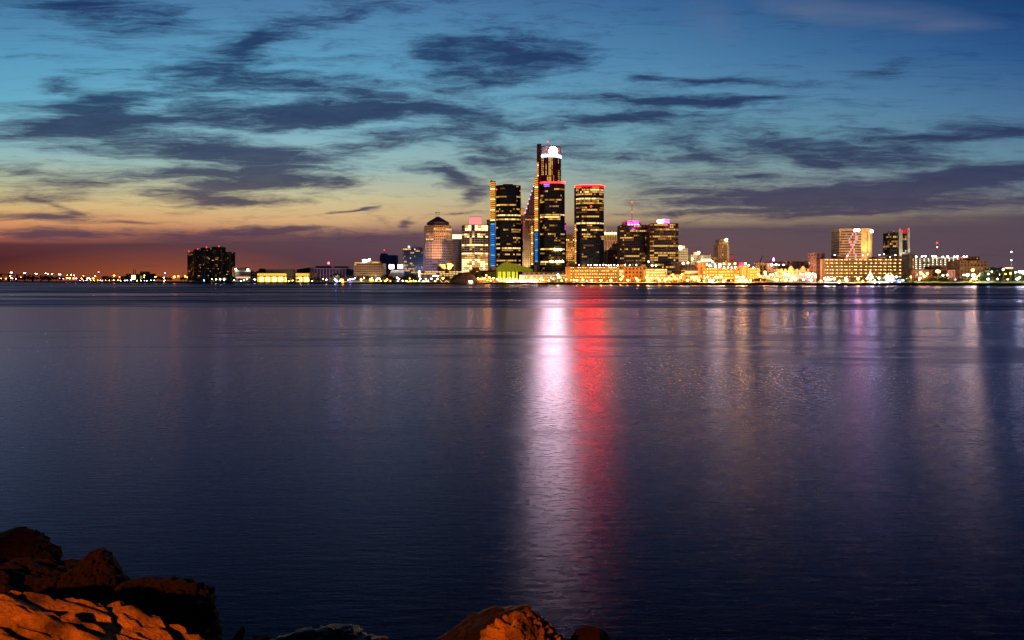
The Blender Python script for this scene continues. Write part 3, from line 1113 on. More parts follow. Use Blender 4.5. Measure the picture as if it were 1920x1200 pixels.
# crane leaning left of stadium
cb = Bld('crane', 'dark lattice crane jib leaning in front of the blue slab', 716, 738, 120, 'crane')
s_ = MB()
a_, b_ = Vector((cb.x(737), 0, 2)), Vector((cb.x(718), 0, cb.z(501)))
for dx in (-.7, .7):
    s_.bar(a_ + Vector((dx, 0, 0)), b_ + Vector((dx * .4, 0, 0)), .28)
for i in range(12):
    t0, t1_ = i / 12, (i + 1) / 12
    s_.bar(a_.lerp(b_, t0) + Vector((-.7 * (1 - .6 * t0), 0, 0)), a_.lerp(b_, t1_) + Vector((.7 * (1 - .6 * t1_), 0, 0)), .15)
cb.part('jib', s_, DARKC)
s_ = MB(); s_.box(cb.x(735), cb.x(740), -2, 3, 0, 3.2); cb.part('cab', s_, DARKC)

# ------------------------------------------------------------------ the middle background
# stepped art deco tower
d1 = Bld('stepped_tower', 'brown stone tower climbing in steps towards the tallest tower, violet lights on its edges', 977, 1012, 420)
steps = [(1000, 1012, 350), (997, 1012, 359), (994.5, 1012, 366), (992, 1012, 374), (989.5, 1012, 383), (987, 1012, 392), (984, 1012, 400)]
dk = wall('brown_stone', (.30, .17, .13))
prev = 0
for i, (a_, b_, y_) in enumerate(reversed(steps)):
    d1.volume(rect(d1.x(b_) - d1.x(a_), 26 - i, (d1.x(a_) + d1.x(b_)) / 2, i * .8), prev, d1.z(y_), dk, None, 'pier', fh=3.6, bw=3, pf=.5, p=.06, cls=(1, 2), parapet=False)
    prev = d1.z(y_)
d1.volume(rect(d1.w, 30, 0, -3), 0, d1.z(404), dk, None, 'pier', fh=3.6, bw=3.4, pf=.5, p=.03, rows=[(412, 1, (3,))])
s_ = MB()
for a_, b_, y_ in steps:
    s_.ball((d1.x(a_) + .5, -.6, d1.z(y_) + .8), .9)
d1.part('violet_lamp', s_, emit('violet_lamp', (.7, .3, 1), 5))
d2 = block('stone_block', 'pale yellow building with rows of square windows beneath a blank wall, behind the amber shaft', 980, 996, 470, 260, CREAM, 'grid', fh=3.6, bw=3, bf=.5, pf=.4, p=0)
s_ = MB(); s_.box(d2.x(981), d2.x(996), 1, 16, d2.z(470), d2.z(440)); d2.part('blank_wall', s_, PINKSTONE)
fill_spot(d2, 988, 500, 988, 482, (1, .7, .3), 60000, -26, size=80)
fill_spot(d2, 986, 480, 988, 450, (1, .6, .4), 16000, -30, size=70)
d3 = block('glowing_top_tower', 'slim tower whose squared top glows yellow right of the left dark tower', 975.5, 984, 404, 380, dk, 'pier', fh=3.6, bw=3, pf=.5, p=.05)
s_ = MB(); s_.box(d3.x(976), d3.x(983.5), 0, 8, d3.z(404), d3.z(389)); d3.part('lantern', s_, CREAM)
fill_spot(d3, 978, 405, 979, 394, (1, .62, .15), 9000, -16, size=75)
s_ = MB(); s_.bar((d3.x(976.5), 3, d3.z(389)), (d3.x(976.5), 3, d3.z(369)), .35); s_.bar((d3.x(978), 3, d3.z(389)), (d3.x(978), 3, d3.z(380)), .3); d3.part('antenna', s_, STEEL)

d4 = block('stone_block', 'orange lit stone building seen between the two red-lined towers', 1061, 1080, 441, 300, TANB, 'grid', fh=3.6, bw=3, bf=.4, pf=.4, p=.25, rows=[(451, .4, (4,)), (466, .8), (470, .9), (474, .9), (478, .9), (482, .9), (486, .9), (490, .8)], cls=(2, 3))
d5 = Bld('crowned_tower', 'ornate stone tower with a glowing yellow stepped crown right of the right dark tower', 1133, 1157, 330)
d5.volume(rect(d5.w, 22), 0, d5.z(452), STONE, None, 'pier', fh=3.6, bw=2.8, pf=.5, p=.06)
d5.volume(rect(d5.w * .9, 20, -.3, 1), d5.z(452), d5.z(438), STONE, None, 'pier', fh=3.6, bw=2.8, pf=.5, p=.05)
GLD = wall('gold_terracotta', (.7, .45, .12))
s_ = MB()
for i, (a_, b_, y_) in enumerate([(1133.5, 1138, 428), (1138, 1142, 435), (1142, 1146, 437), (1146, 1150, 433), (1150, 1154.5, 436.5)]):
    s_.prism(rect(d5.x(b_) - d5.x(a_), 6, (d5.x(a_) + d5.x(b_)) / 2, 2), d5.z(438), d5.z(y_), top=rect(1.4, 2, (d5.x(a_) + d5.x(b_)) / 2, 4))
d5.part('crown', s_, GLD)
s_ = MB()
for px_ in (1135, 1137, 1140, 1144, 1148, 1152, 1154):
    s_.ball((d5.x(px_), -1.4, d5.z(437.5)), 1.5)
d5.part('crown_lamp', s_, emit('gold_lamp', (1, .62, .12), 16, True))
d6 = block('brick_block', 'brown brick apartment block with lit windows left of the mast tower', 1140, 1164, 470, 230, BROWNB, 'grid', fh=3.4, bw=2.8, bf=.4, pf=.4, p=.35, cls=(1, 2, 3), run=1)
d6.rooftop('upper_block', 1150, 1163, 456.5, 468.5, BRICK, 14, 1)
s_ = MB(); s_.prism(rect(8, 8, d6.x(1146), 1), d6.z(468.5), d6.z(463), top=rect(1, 1, d6.x(1146), 5)); d6.part('gable', s_, SLATE)
d7 = block('slim_tower', 'thin orange lit building seen between the two pink-topped towers', 1214.5, 1221.5, 428, 260, ORANGEB, 'grid', fh=3.4, bw=2.2, p=.5, cls=(2, 3), run=1)
fill_spot(d7, 1218, 500, 1218, 450, (1, .55, .2), 40000, -40, size=60)
d8 = block('stone_block', 'yellow stone tower with a glowing top just right of the pink-topped pair', 1270, 1289, 467, 200, STONE, 'grid', fh=3.5, bw=2.5, p=.1, cls=(1, 2))
d8.rooftop('upper_block', 1273, 1285, 461, 466, CREAM, 10, 2)
s_ = MB(); s_.ball((d8.x(1275.5), 0, d8.z(464.5)), 2.6); d8.part('roof_lamp', s_, emit('warm_blaze', (1, .85, .6), 22, True))
fill_spot(d8, 1280, 497, 1281, 480, (1, .75, .25), 22000, -30)
fill_spot(d8, 1281, 468, 1281, 463, (1, .8, .35), 5000, -14)

e1 = block('stone_block', 'cream stone block with stepped top and roof lamp, left of columned white building', 1297, 1313, 479, 200, CREAM, 'grid', fh=3.4, bw=2.6, p=.1)
e1.rooftop('upper_block', 1301, 1309, 473, 478, CREAM, 10, 2)
s_ = MB(); s_.ball((e1.x(1309.5), -1, e1.z(474)), 1.9); s_.ball((e1.x(1297.5), -1, e1.z(485.5)), 1.3); e1.part('roof_lamp', s_, MATS['warm_blaze'])
fill_spot(e1, 1303, 500, 1303, 486, (1, .78, .5), 20000, -30)
e2 = block('columned_building', 'white lit building with a columned gallery under its roof', 1313, 1334, 491, 190, WHITE, 'grid', fh=3.4, bw=2.6, p=.1)
s_ = MB()
s_.box(e2.x(1314.5), e2.x(1333), 1.5, 14, e2.z(489.6), e2.z(478)); e2.part('gallery_back', s_, CREAM)
for i in range(9):
    s_ = MB(); s_.bar((e2.x(1320 + 1.5 * i), .2, e2.z(486.5)), (e2.x(1320 + 1.5 * i), .2, e2.z(479.5)), .32); e2.part('column', s_, WHITE)
s_ = MB(); s_.box(e2.x(1314), e2.x(1333.5), -.4, 14.3, e2.z(478), e2.z(476.6)); e2.part('cornice', s_, BROWNB)
s_ = MB(); s_.box(e2.x(1315), e2.x(1333), -1.2, -.9, e2.z(489), e2.z(486.6)); e2.part('light_strip', s_, emit('gallery_light', (1, .85, .5), 7, True))
s_ = MB(); s_.bar((e2.x(1325.5), 6, e2.z(477)), (e2.x(1325.5), 6, e2.z(470)), .2); e2.part('flagpole', s_, STEEL)
block('stone_block', 'low tan block right of the columned white building', 1334, 1343, 483.5, 230, TANB, 'grid', p=.15)

e3 = block('stone_tower', 'lone slender stone tower with a lit cream side, left of the magenta block', 1347.5, 1362.5, 460, 230, TANB, 'grid', fh=3.4, bw=2.4, bf=.42, pf=.4, p=.16, cls=(2, 3), run=1)
e3.volume(rect(e3.w * .86, 18, .2, 1), e3.z(460) + 1.2, e3.z(450.5), TANB, None, 'grid', fh=3.4, bw=2.4, p=.2, rows=[(456, .6, (2, 3))], run=1)
s_ = MB(); s_.box(e3.x(1362.8), e3.x(1367.2), -1, 18, 0, e3.z(461)); s_.box(e3.x(1362.8), e3.x(1366), 0, 16, e3.z(461), e3.z(451.5)); e3.part('side_wing', s_, CREAM)
fill_spot(e3, 1368, 497, 1365, 480, (1, .88, .45), 26000, -22, -1, 50)
fill_spot(e3, 1352, 500, 1354, 478, (1, .6, .2), 26000, -40, 0, 50)
s_ = MB(); s_.ball((e3.x(1361.5), -1, e3.z(449.5)), 1.9); e3.part('roof_lamp', s_, MATS['warm_blaze'])
MAG = wall('magenta_render', (.62, .12, .38))
e4 = Bld('magenta_block', 'plain magenta lit block directly right of the lone slender stone tower', 1368.5, 1376, 240)
s_ = MB(); s_.box(-e4.w / 2, e4.w / 2, 0, 16, 0, e4.z(478)); e4.part('wall', s_, MAG)
s_ = MB(); s_.box(-e4.w / 2 + .6, e4.w / 2 - .6, 1, 15, e4.z(478), e4.z(478) + .8); e4.part('roof', s_, DARKC)
fill_spot(e4, 1372, 500, 1372, 484, (1, .45, .9), 22000, -26)
e5 = Bld('magenta_block', 'low wide magenta lit block above the orange garage', 1386, 1400, 200)
s_ = MB(); s_.box(-e5.w / 2, e5.w / 2, 0, 16, 0, e5.z(492)); e5.part('wall', s_, MAG)
for i in range(5):
    s_ = MB(); s_.box(e5.x(1388 + i * 2.6) - .4, e5.x(1388 + i * 2.6) + .4, -.3, 0.1, 2, e5.z(492.6)); e5.part('fin', s_, MAG)
fill_spot(e5, 1393, 505, 1393, 496, (1, .4, .9), 14000, -22)
block('stone_block', 'low tan block behind the roof of the orange garage', 1340, 1386, 492.5, 210, TANB, 'grid', fh=3.6, bw=3, p=.3, cls=(1, 2, 3))

# unseen fill spots added to brighten the older towers
fill_spot(q1, 800, 506, 808, 480, (.8, .62, 1), 120000, -95, 0, 60)
fill_spot(q1, 850, 506, 836, 460, (1, .46, .12), 700000, -95, 0, 60)
fill_spot(d1, 990, 470, 995, 405, (1, .45, .3), 200000, -90, 0, 60)
fill_spot(d5, 1146, 470, 1146, 448, (1, .5, .2), 60000, -34, 0, 80)
fill_spot(q5, 890, 480, 890, 458, (1, .6, .45), 200000, -90, 0, 70)
fill_spot(q4, 856, 500, 856, 470, (.7, .6, 1), 90000, -80, 0, 50)
fill_spot(t5, 1189, 430, 1189, 417, (1, .1, .6), 14000, -10, 12, 90)
fill_spot(t6, 1251, 430, 1252, 415, (1, .12, .8), 9000, -10, 12, 60)
fill_spot(d4, 1070, 480, 1070, 462, (1, .5, .18), 70000, -34, 0, 80)
fill_spot(d8, 1280, 500, 1280, 480, (1, .7, .25), 90000, -90, 0, 40)
fill_spot(e3, 1355, 504, 1355, 475, (1, .6, .25), 220000, -110, 0, 50)
fill_spot(e1, 1305, 500, 1305, 486, (1, .7, .4), 90000, -80, 0, 50)
fill_spot(q6, 775, 505, 775, 490, (.4, .6, 1), 50000, -90, 0, 60)
fill_spot(t2, 1028, 300, 1034, 284, (.75, .7, .9), 30000, -45, 0, 60)
# ------------------------------------------------------------------ parking garages
GL_Y = emit('garage_lamp_yellow', (1, .66, .22), 7)
GL_O = emit('garage_lamp_amber', (1, .5, .10), 8)
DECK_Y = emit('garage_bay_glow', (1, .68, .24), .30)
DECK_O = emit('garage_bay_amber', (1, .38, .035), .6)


def garage(label, px0, px1, ytop, ybot, off, nrow, bays, wallm, lampm, deckm, dep=30, per=1, group=None, name='parking_garage', bh=.45, skip=()):
    b = Bld(name, label, px0, px1, off, 'garage', group)
    zb, zt = max(0.0, b.z(ybot)), b.z(ytop)
    fh = (zt - zb) / nrow
    w = b.w
    if zb > .3:
        s = MB(); s.box(-w / 2, w / 2, 0, dep, 0, zb); b.part('podium', s, wallm)
    s = MB(); s.box(-w / 2 + .2, w / 2 - .2, 7, dep - .5, zb + .01, zt - .3); b.part('inner_wall', s, [wallm])
    glow = MB()  # back panels that emit, standing in for lamplight on the inner wall
    lm = MB()
    for r in range(nrow):
        z = zb + r * fh
        s = MB()
        s.box(-w / 2, w / 2, -.3, .1, z + .01, z + fh * bh)
        s.box(-w / 2 + .05, w / 2 - .05, .1, dep - .1, z + .01, z + .35)
        b.part('parapet', s, wallm)
        for k in range(bays):
            x0, x1 = -w / 2 + w * k / bays, -w / 2 + w * (k + 1) / bays
            if (r, k) in skip:
                continue
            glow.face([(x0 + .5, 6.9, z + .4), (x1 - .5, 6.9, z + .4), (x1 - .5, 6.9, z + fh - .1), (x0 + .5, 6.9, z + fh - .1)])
            for j in range(per):
                if b.rng.random() < .9:
                    xx = x0 + (x1 - x0) * (j + .5) / per + b.rng.uniform(-.5, .5)
                    lm.box(xx - .55, xx + .55, 1.6, 2.5, z + fh * .80, z + fh * .80 + .5)
    s = MB(); s.box(-w / 2 + .02, w / 2 - .02, -.28, dep - .12, zt, zt + .5); b.part('roof_deck', s, wallm)
    for k in range(bays + 1):
        s = MB(); xx = -w / 2 + w * k / bays
        s.box(xx - .45, xx + .45, -.55, .5, zb + .02, zt - .02); b.part('column', s, wallm)
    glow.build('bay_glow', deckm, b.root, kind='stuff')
    lm.build('bay_lamp', lampm, b.root, kind='stuff')
    return b


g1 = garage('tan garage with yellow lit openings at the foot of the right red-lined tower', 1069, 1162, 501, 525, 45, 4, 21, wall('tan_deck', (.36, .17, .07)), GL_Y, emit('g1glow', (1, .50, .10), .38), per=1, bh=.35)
s_ = MB(); s_.box(g1.x(1062.5), g1.x(1069), -1, 20, 0, g1.z(500)); g1.part('stair_tower', s_, ORANGEB)
s_ = MB(); s_.box(g1.x(1067), g1.x(1080), 8, 22, g1.z(500), g1.z(490.5)); g1.part('roof_house', s_, BROWNB)
for i, px_ in enumerate((1086, 1103, 1108, 1115, 1119, 1125, 1131, 1136, 1141, 1146, 1152, 1158, 1172, 1181, 1193)):
    lamp(px_, 496.5 + (i % 3) * .4, 55, 'w', .75, 35, 'along the roof of the tan garage', zb=Z(501, bD(1120) + 45), name='roof_lamp')

g2 = block('apartment_block', 'orange brick block with two columns of lit windows right of the tan garage', 1171, 1211, 502, 50, ORANGEB, 'grid', dep=26, fh=4.6, bw=5, bf=.5, pf=.5, p=.5, cls=(3, 3, 4), run=1)
g2.rooftop('stair_head', 1205, 1211, 497.5, 500.5, ORANGEB, 12, .5)
block('stair_tower', 'narrow stair tower glowing white between tan garage and orange brick block', 1161, 1171, 500, 48, TANB, 'grid', dep=20, fh=4.6, bw=3.2, bf=.25, pf=.25, p=.95, cls=(3, 4), run=4)
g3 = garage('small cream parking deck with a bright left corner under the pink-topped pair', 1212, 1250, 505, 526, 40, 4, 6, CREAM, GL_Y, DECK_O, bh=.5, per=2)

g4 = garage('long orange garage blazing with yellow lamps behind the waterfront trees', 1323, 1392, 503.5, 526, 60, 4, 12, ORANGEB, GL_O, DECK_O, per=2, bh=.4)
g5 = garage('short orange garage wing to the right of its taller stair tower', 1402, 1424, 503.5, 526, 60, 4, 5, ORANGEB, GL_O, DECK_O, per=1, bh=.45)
for lab, a_, b_, y_ in (('orange brick stair tower at the left end of the long orange garage', 1311.5, 1323, 493.5), ('orange brick stair tower between the long garage and its short wing', 1392, 1402, 499.5)):
    block('stair_tower', lab, a_, b_, y_, 58, ORANGEB, 'grid', dep=18, fh=5.2, bw=3.2, bf=.4, pf=.6, p=.75, cls=(3, 3, 4), run=1)

RB = wall('dark_red_brick', (.20, .075, .03))
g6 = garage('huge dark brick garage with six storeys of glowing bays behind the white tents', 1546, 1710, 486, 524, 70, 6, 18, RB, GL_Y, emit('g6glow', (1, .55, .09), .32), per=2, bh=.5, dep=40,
            skip={(r, 8) for r in (0,)})
s_ = MB(); s_.box(g6.x(1573), g6.x(1589), 5, 20, g6.z(486), g6.z(478)); s_.box(g6.x(1644), g6.x(1668), 8, 20, g6.z(486), g6.z(481.5)); s_.box(g6.x(1692), g6.x(1703), 6, 20, g6.z(486), g6.z(480.5)); g6.part('roof_house', s_, BRICK)
b_ = block('stair_tower', 'black stair tower with yellow windows at the right end of the huge garage', 1705, 1714.5, 478, 66, wall('black_brick', (.05, .03, .025)), 'grid', dep=14, fh=4.2, bw=3, bf=.3, pf=.5, p=.0, fn=lambda i, nf, k, nb, e, mi: 3 if (k == nb - 1 and e == 0 and i < nf - 1) else 0)
b_.rooftop('cap', 1704, 1714, 474.5, 477, GREYC, 12, 1)
b_ = block('dark_tower', 'dark brick tower with a faint violet glow left of the huge garage', 1530, 1544.5, 475.5, 66, wall('maroon_brick', (.09, .03, .025)), 'grid', dep=20, fh=5, bw=6, bf=.45, pf=.5, p=0)
s_ = MB()
for i in range(6):
    s_.box(b_.x(1536), b_.x(1539), -.64, -.62, b_.z(482 + i * 5.3), b_.z(480.6 + i * 5.3))
b_.part('violet_window', s_, emit('violet_glow', (.35, .04, .6), .5))
lamp(1565, 478, 80, 'c', .7, 30, 'standing on the roof of the huge dark garage', zb=Z(486, bD(1565) + 70), name='roof_lamp')
for px_, py_ in ((1588.5, 479.5), (1577, 485), (1617.5, 479), (1627, 477), (1649, 478), (1657.5, 476.5), (1669, 483.5), (1679, 478)):
    lamp(px_, py_, 80, 'w', .55, 18, 'standing on the roof of the huge dark garage', zb=Z(486, bD(1620) + 70), name='roof_lamp')

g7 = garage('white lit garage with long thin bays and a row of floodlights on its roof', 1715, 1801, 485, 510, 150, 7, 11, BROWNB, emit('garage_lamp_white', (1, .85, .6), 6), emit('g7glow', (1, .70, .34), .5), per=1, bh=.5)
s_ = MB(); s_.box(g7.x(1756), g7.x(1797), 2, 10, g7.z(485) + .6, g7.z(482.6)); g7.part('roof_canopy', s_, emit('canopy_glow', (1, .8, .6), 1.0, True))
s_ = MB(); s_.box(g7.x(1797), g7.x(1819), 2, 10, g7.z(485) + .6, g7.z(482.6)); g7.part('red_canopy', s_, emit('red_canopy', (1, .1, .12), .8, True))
for px_ in (1718, 1729, 1735, 1748.5, 1754, 1768, 1777, 1789.5, 1795, 1807.5, 1812.5):
    lamp(px_, 480.3 + ((px_ * 3) % 5) * .25, 165, 'w', 1.15, 60, 'along the roof of the white lit garage', zb=Z(486, bD(1760) + 150), name='roof_lamp')
h1 = block('stone_block', 'long brown stone building with small dark windows beyond the trees at right', 1800, 1850, 490, 130, TANB, 'grid', dep=24, fh=3.8, bw=4, bf=.5, pf=.55, p=.05)
fill_spot(h1, 1815, 512, 1815, 498, (1, .6, .3), 22000, -40, 0, 90)
b_ = block('brick_block', 'brown top storey rising behind the long brown stone building', 1812, 1835, 483, 165, BROWNB, 'grid', dep=16, fh=3.6, bw=4, p=.4, cls=(2, 3))
block('brick_block', 'low dark brick shed in front of the white lit garage', 1752, 1774, 501, 70, wall('dark_barn', (.14, .035, .02)), 'band', dep=20, p=0)
block('brick_block', 'small dark red brick building left of the bright lamp cluster', 1777, 1789, 508, 50, MATS['dark_barn'], 'pier', dep=16, bw=4, p=0)
block('brick_block', 'low orange brick houses in front of the white lit garage', 1716, 1752, 507.5, 62, BRICK, 'grid', dep=18, fh=4, bw=4, p=.45, cls=(2, 3), run=1)
b_ = Bld('radio_mast', 'thin radio mast with a red and a white beacon behind the white lit garage', 1756, 1758, 500, 'mast')
s_ = MB(); s_.bar((0, 0, 0), (0, 0, b_.z(456)), .5, r2=.25); b_.part('mast', s_, STEEL)
s_ = MB(); s_.ball((0, 0, b_.z(455.5)), 1.4); b_.part('beacon', s_, MATS['beacon_red'])
s_ = MB(); s_.ball((0, -.6, b_.z(463.5)), 1.0); b_.part('lamp', s_, emit('white_beacon', (.9, .95, 1), 6))

# tall lit hotel with ribbon of pink windows, and its bright fluted side
k1 = Bld('lit_hotel', 'tan high-rise whose windows draw a looped pink ribbon, with floodlit fluted side', 1578, 1639, 210)
PINKW = emit('pink_ribbon_window', (1, .16, .26), 2.6, False)
xa = k1.x(1614.5)
front = [(k1.x(1578), 6), (xa, 0), (xa, 26), (k1.x(1578), 30)]
rib = {0: (5.2, 12.6), 1: (4.9, 12.2)}


def ribbon(i, nf, k, nb, e, mi):
    if e != 0:
        return 0
    f = (nf - 1 - i)
    pts = {0: (8.3, 10.6), 1: (7.2, 11.3), 2: (6.6, 11.3), 3: (7.0, 10.2), 4: (7.8, 9.2), 5: (8.3, 8.9), 6: (7.4, 9.4), 7: (6.2, 9.8), 8: (5.0, 10.3), 9: (4.0, 10.8), 10: (None, 11.3), 11: (None, 11.9)}
    if f - 1 in pts:
        a__, b__ = pts[f - 1]
        if (a__ is not None and abs(k - a__ * nb / 15) < .6) or abs(k - b__ * nb / 15) < .6:
            return 6
    r = random.Random(i * 71 + k).random()
    if f >= 11 and r < .5:
        return 2
    return 2 if r < .13 else 0


k1.volume(front, 0, k1.z(433), CREAM, None, 'grid', fh=3.62, bw=1.95, bf=.5, pf=.1, p=0, fn=ribbon, wm=WINM + [PINKW], parapet=False)
s_ = MB(); s_.prism(offset(front, .36), k1.z(433), k1.z(428.3)); k1.part('parapet', s_, CREAM)
side = [(xa + .4, .5), (k1.x(1623), -1.0), (k1.x(1627), 1.2), (k1.x(1631), -.5), (k1.x(1639), 5), (k1.x(1639), 26), (xa + .4, 26)]
s_ = MB(); s_.prism(side, 0, k1.z(428)); k1.part('fluted_side', s_, wall('cream_render', (.62, .5, .26)))
s_ = MB()
for i in range(12):
    s_.box(k1.x(1626.4), k1.x(1627.6), .35, .5, k1.z(437 + i * 3.6), k1.z(435.4 + i * 3.6))
k1.part('side_window', s_, WINDOWDARK)
s_ = MB()
for px_, py_ in ((1604, 431.5), (1609.5, 431.5), (1635, 433.5)):
    xx, zz = k1.x(px_), k1.z(py_)
    yy = -1.6 if px_ < 1620 else .6
    yy = yy + (2.4 if px_ < 1606 else 1.4 if px_ < 1612 else 0)
    rp = [(xx + 2.0 * math.cos(2 * math.pi * q / 14), yy, zz + 2.0 * math.sin(2 * math.pi * q / 14)) for q in range(14)]
    s_ = MB(); s_.face(rp, 0); s_.face([(x_, yy + .4, z_) for x_, y_, z_ in reversed(rp)], 1)
    for q in range(14):
        a_, c_ = rp[q], rp[(q + 1) % 14]
        s_.face([c_, a_, (a_[0], yy + .4, a_[2]), (c_[0], yy + .4, c_[2])], 1)
    k1.part('round_sign', s_, [emit('sign_lamp', (1, .5, 1), 110, True), STEEL], 'blazing white round sign')
s_ = MB(); s_.box(k1.x(1601), k1.x(1620), 8, 20, k1.z(428), k1.z(426.3)); k1.part('roof', s_, BROWNB)
fill_spot(k1, 1621, 486, 1621, 455, (1, .8, .22), 42000, -11, -1, 50)
fill_spot(k1, 1633, 486, 1632, 455, (1, .8, .3), 26000, -11, 0, 50)
fill_spot(k1, 1595, 500, 1596, 455, (1, .46, .2), 420000, -90, 0, 50)
# twin slab
k2 = Bld('twin_slab_tower', 'slim tower of dark glass between two white slabs with a red panel near its top', 1668, 1704.5, 240)
k2.volume(rect(k2.x(1683) - k2.x(1668), 16, (k2.x(1668) + k2.x(1683)) / 2), 0, k2.z(438), DARKFRAME, DARKGLASS, 'glass', fh=3.4, bw=2.3, bf=.25, pf=.2, p=.3, rows=[(446, .7, (2, 3)), (458, .8, (2, 3)), (460.5, .8, (3,)), (478, .7, (1, 2))], cls=(1, 2, 3), run=1)
k2.volume(rect(k2.x(1700.5) - k2.x(1690), 14, (k2.x(1690) + k2.x(1700.5)) / 2, 1), 0, k2.z(438), DARKFRAME, DARKGLASS, 'glass', fh=3.4, bw=2.3, bf=.25, pf=.2, p=.3, rows=[(450, .8, (3,)), (469, .9, (5,)), (474, .8, (5, 3)), (477, .8, (5,))], cls=(1, 2, 5), run=1)
for a_, b_2, y_ in ((1684, 1690.5, 432), (1700.8, 1704.5, 430)):
    s_ = MB(); s_.box(k2.x(a_), k2.x(b_2), -2, 20, 0, k2.z(y_)); k2.part('slab', s_, WHITE)
s_ = MB(); s_.box(k2.x(1677), k2.x(1683.8), 4, 18, k2.z(438), k2.z(432.2)); k2.part('penthouse', s_, WHITE)
s_ = MB(); s_.box(k2.x(1692.5), k2.x(1698.5), -.4, .3, k2.z(437.5), k2.z(430.8)); k2.part('red_panel', s_, emit('red_panel', (1, .01, .03), .9))
s_ = MB()
for px_ in (1687, 1703):
    s_.ball((k2.x(px_), -1, k2.z(430.5 if px_ < 1690 else 429)), .8)
k2.part('beacon', s_, MATS['beacon_red'])
fill_spot(k2, 1689, 492, 1688, 462, (1, .82, .6), 22000, -10, -2, 45)
fill_spot(k2, 1703, 486, 1703, 455, (1, .9, .6), 16000, -10, -2, 45)

# ------------------------------------------------------------------ low district between the garages
block('brick_block', 'low tan and brown building left of the domed tower', 1424, 1437, 494, 110, TANB, 'grid', dep=20, fh=3.8, bw=4, p=.15)
b_ = Bld('domed_block', 'dark brick block with a small domed corner turret and a crane behind', 1436, 1450, 120)
b_.volume(rect(b_.w, 18), 0, b_.z(499), BRICK, None, 'grid', fh=3.8, bw=3.4, p=.12)
tf = ngon(4.6, 10, b_.x(1441), 6)
s_ = MB(); s_.prism(tf, b_.z(499), b_.z(493)); b_.part('turret', s_, BRICK)
s_ = MB(); s_.prism(offset(tf, .6), b_.z(493), b_.z(490), top=[(b_.x(1441) + (x - b_.x(1441)) * .2, 6 + (y - 6) * .2) for x, y in tf]); b_.part('dome', s_, SLATE)
cb = Bld('crane', 'small dark crane jib slanting up above the low roofs right of the orange garage', 1425, 1432, 400, 'crane')
s_ = MB(); s_.bar((cb.x(1426), 0, 0), (cb.x(1426), 0, cb.z(489)), .8); cb.part('tower', s_, DARKC)
s_ = MB()
s_.bar((cb.x(1425), 0, cb.z(489)), (cb.x(1430.5), 0, cb.z(479)), .45); s_.bar((cb.x(1426.5), 0, cb.z(489)), (cb.x(1430.5), 0, cb.z(479)), .3)
for i in range(6):
    s_.bar((cb.x(1425 + i * .9), 0, cb.z(489 - i * 1.65)), (cb.x(1426.8 + i * .75), 0, cb.z(488.2 - i * 1.6)), .2)
cb.part('jib', s_, DARKC)
b_ = block('brick_block', 'long tan block with a violet beacon on its roof', 1447, 1470, 491.5, 170, TANB, 'grid', dep=20, fh=3.6, bw=4, p=.12)
s_ = MB(); s_.box(b_.x(1445), b_.x(1456), 4, 12, b_.z(491.5), b_.z(489)); b_.part('rooftop_plant', s_, BRICK)
s_ = MB(); s_.bar((b_.x(1452), 3, b_.z(489)), (b_.x(1452), 3, b_.z(484)), .35); b_.part('mast', s_, STEEL)
s_ = MB(); s_.ball((b_.x(1452), 3, b_.z(487.6)), 1.3); s_.ball((b_.x(1452), 3, b_.z(484.4)), .9); b_.part('beacon', s_, emit('violet_beacon', (.8, .25, 1), 14, True))
b_ = Bld('gabled_hall', 'long tan hall with a dark roof and two pointed gables, left of the maroon tower', 1458, 1530, 75)
z_e, z_r = b_.z(504), b_.z(497)
b_.volume(rect(b_.w, 18), 0, z_e, TANB, None, 'grid', fh=4.5, bw=5, bf=.5, pf=.55, p=.2, cls=(1, 2), parapet=False)
s_ = MB()
w2 = b_.w / 2 + .5
s_.face([(-w2, -.8, z_e), (w2, -.8, z_e), (w2 - 3, 9, z_r), (-w2 + 3, 9, z_r)])
s_.face([(w2, 18.8, z_e), (-w2, 18.8, z_e), (-w2 + 3, 9, z_r), (w2 - 3, 9, z_r)])
s_.face([(w2, -.8, z_e), (w2, 18.8, z_e), (w2 - 3, 9, z_r)])
s_.face([(-w2, 18.8, z_e), (-w2, -.8, z_e), (-w2 + 3, 9, z_r)])
b_.part('roof', s_, SLATE)
for px_ in (1482, 1505):
    s_ = MB(); xx = b_.x(px_)
    for (ax, bx, za, zb_) in ((-3, 3, z_e - 3, z_e),):
        s_.box(xx - 3, xx + 3, -1.6, 6, z_e - 4, z_e)
        s_.face([(xx - 3.3, -1.6, z_e), (xx + 3.3, -1.6, z_e), (xx, -1.6, z_e + 4)])
        s_.face([(xx - 3.3, -1.6, z_e), (xx, -1.6, z_e + 4), (xx, 8, z_e + 4), (xx - 3.3, 8, z_e)], 1)
        s_.face([(xx, -1.6, z_e + 4), (xx + 3.3, -1.6, z_e), (xx + 3.3, 8, z_e), (xx, 8, z_e + 4)], 1)
    b_.part('gable', s_, [TANB, SLATE])
block('brick_block', 'red brick warehouse rising behind the gabled hall', 1476, 1500, 491, 140, BRICK, 'grid', dep=20, fh=4, bw=5, bf=.6, pf=.6, p=0)
block('brick_block', 'smaller red brick warehouse beside the maroon tower', 1516, 1530, 491, 130, BRICK, 'grid', dep=20, fh=4, bw=5, bf=.6, pf=.6, p=0)
block('brick_block', 'plain brown block above the low orange-lit houses under the columned building', 1284, 1312, 498, 90, BROWNB, 'grid', dep=20, fh=3.8, bw=4, p=.08)
b_ = block('brick_block', 'brown block right of the second pink-topped tower with bright lamps at its roof', 1274, 1285, 492, 110, TANB, 'grid', dep=20, fh=3.8, bw=4, p=.1)
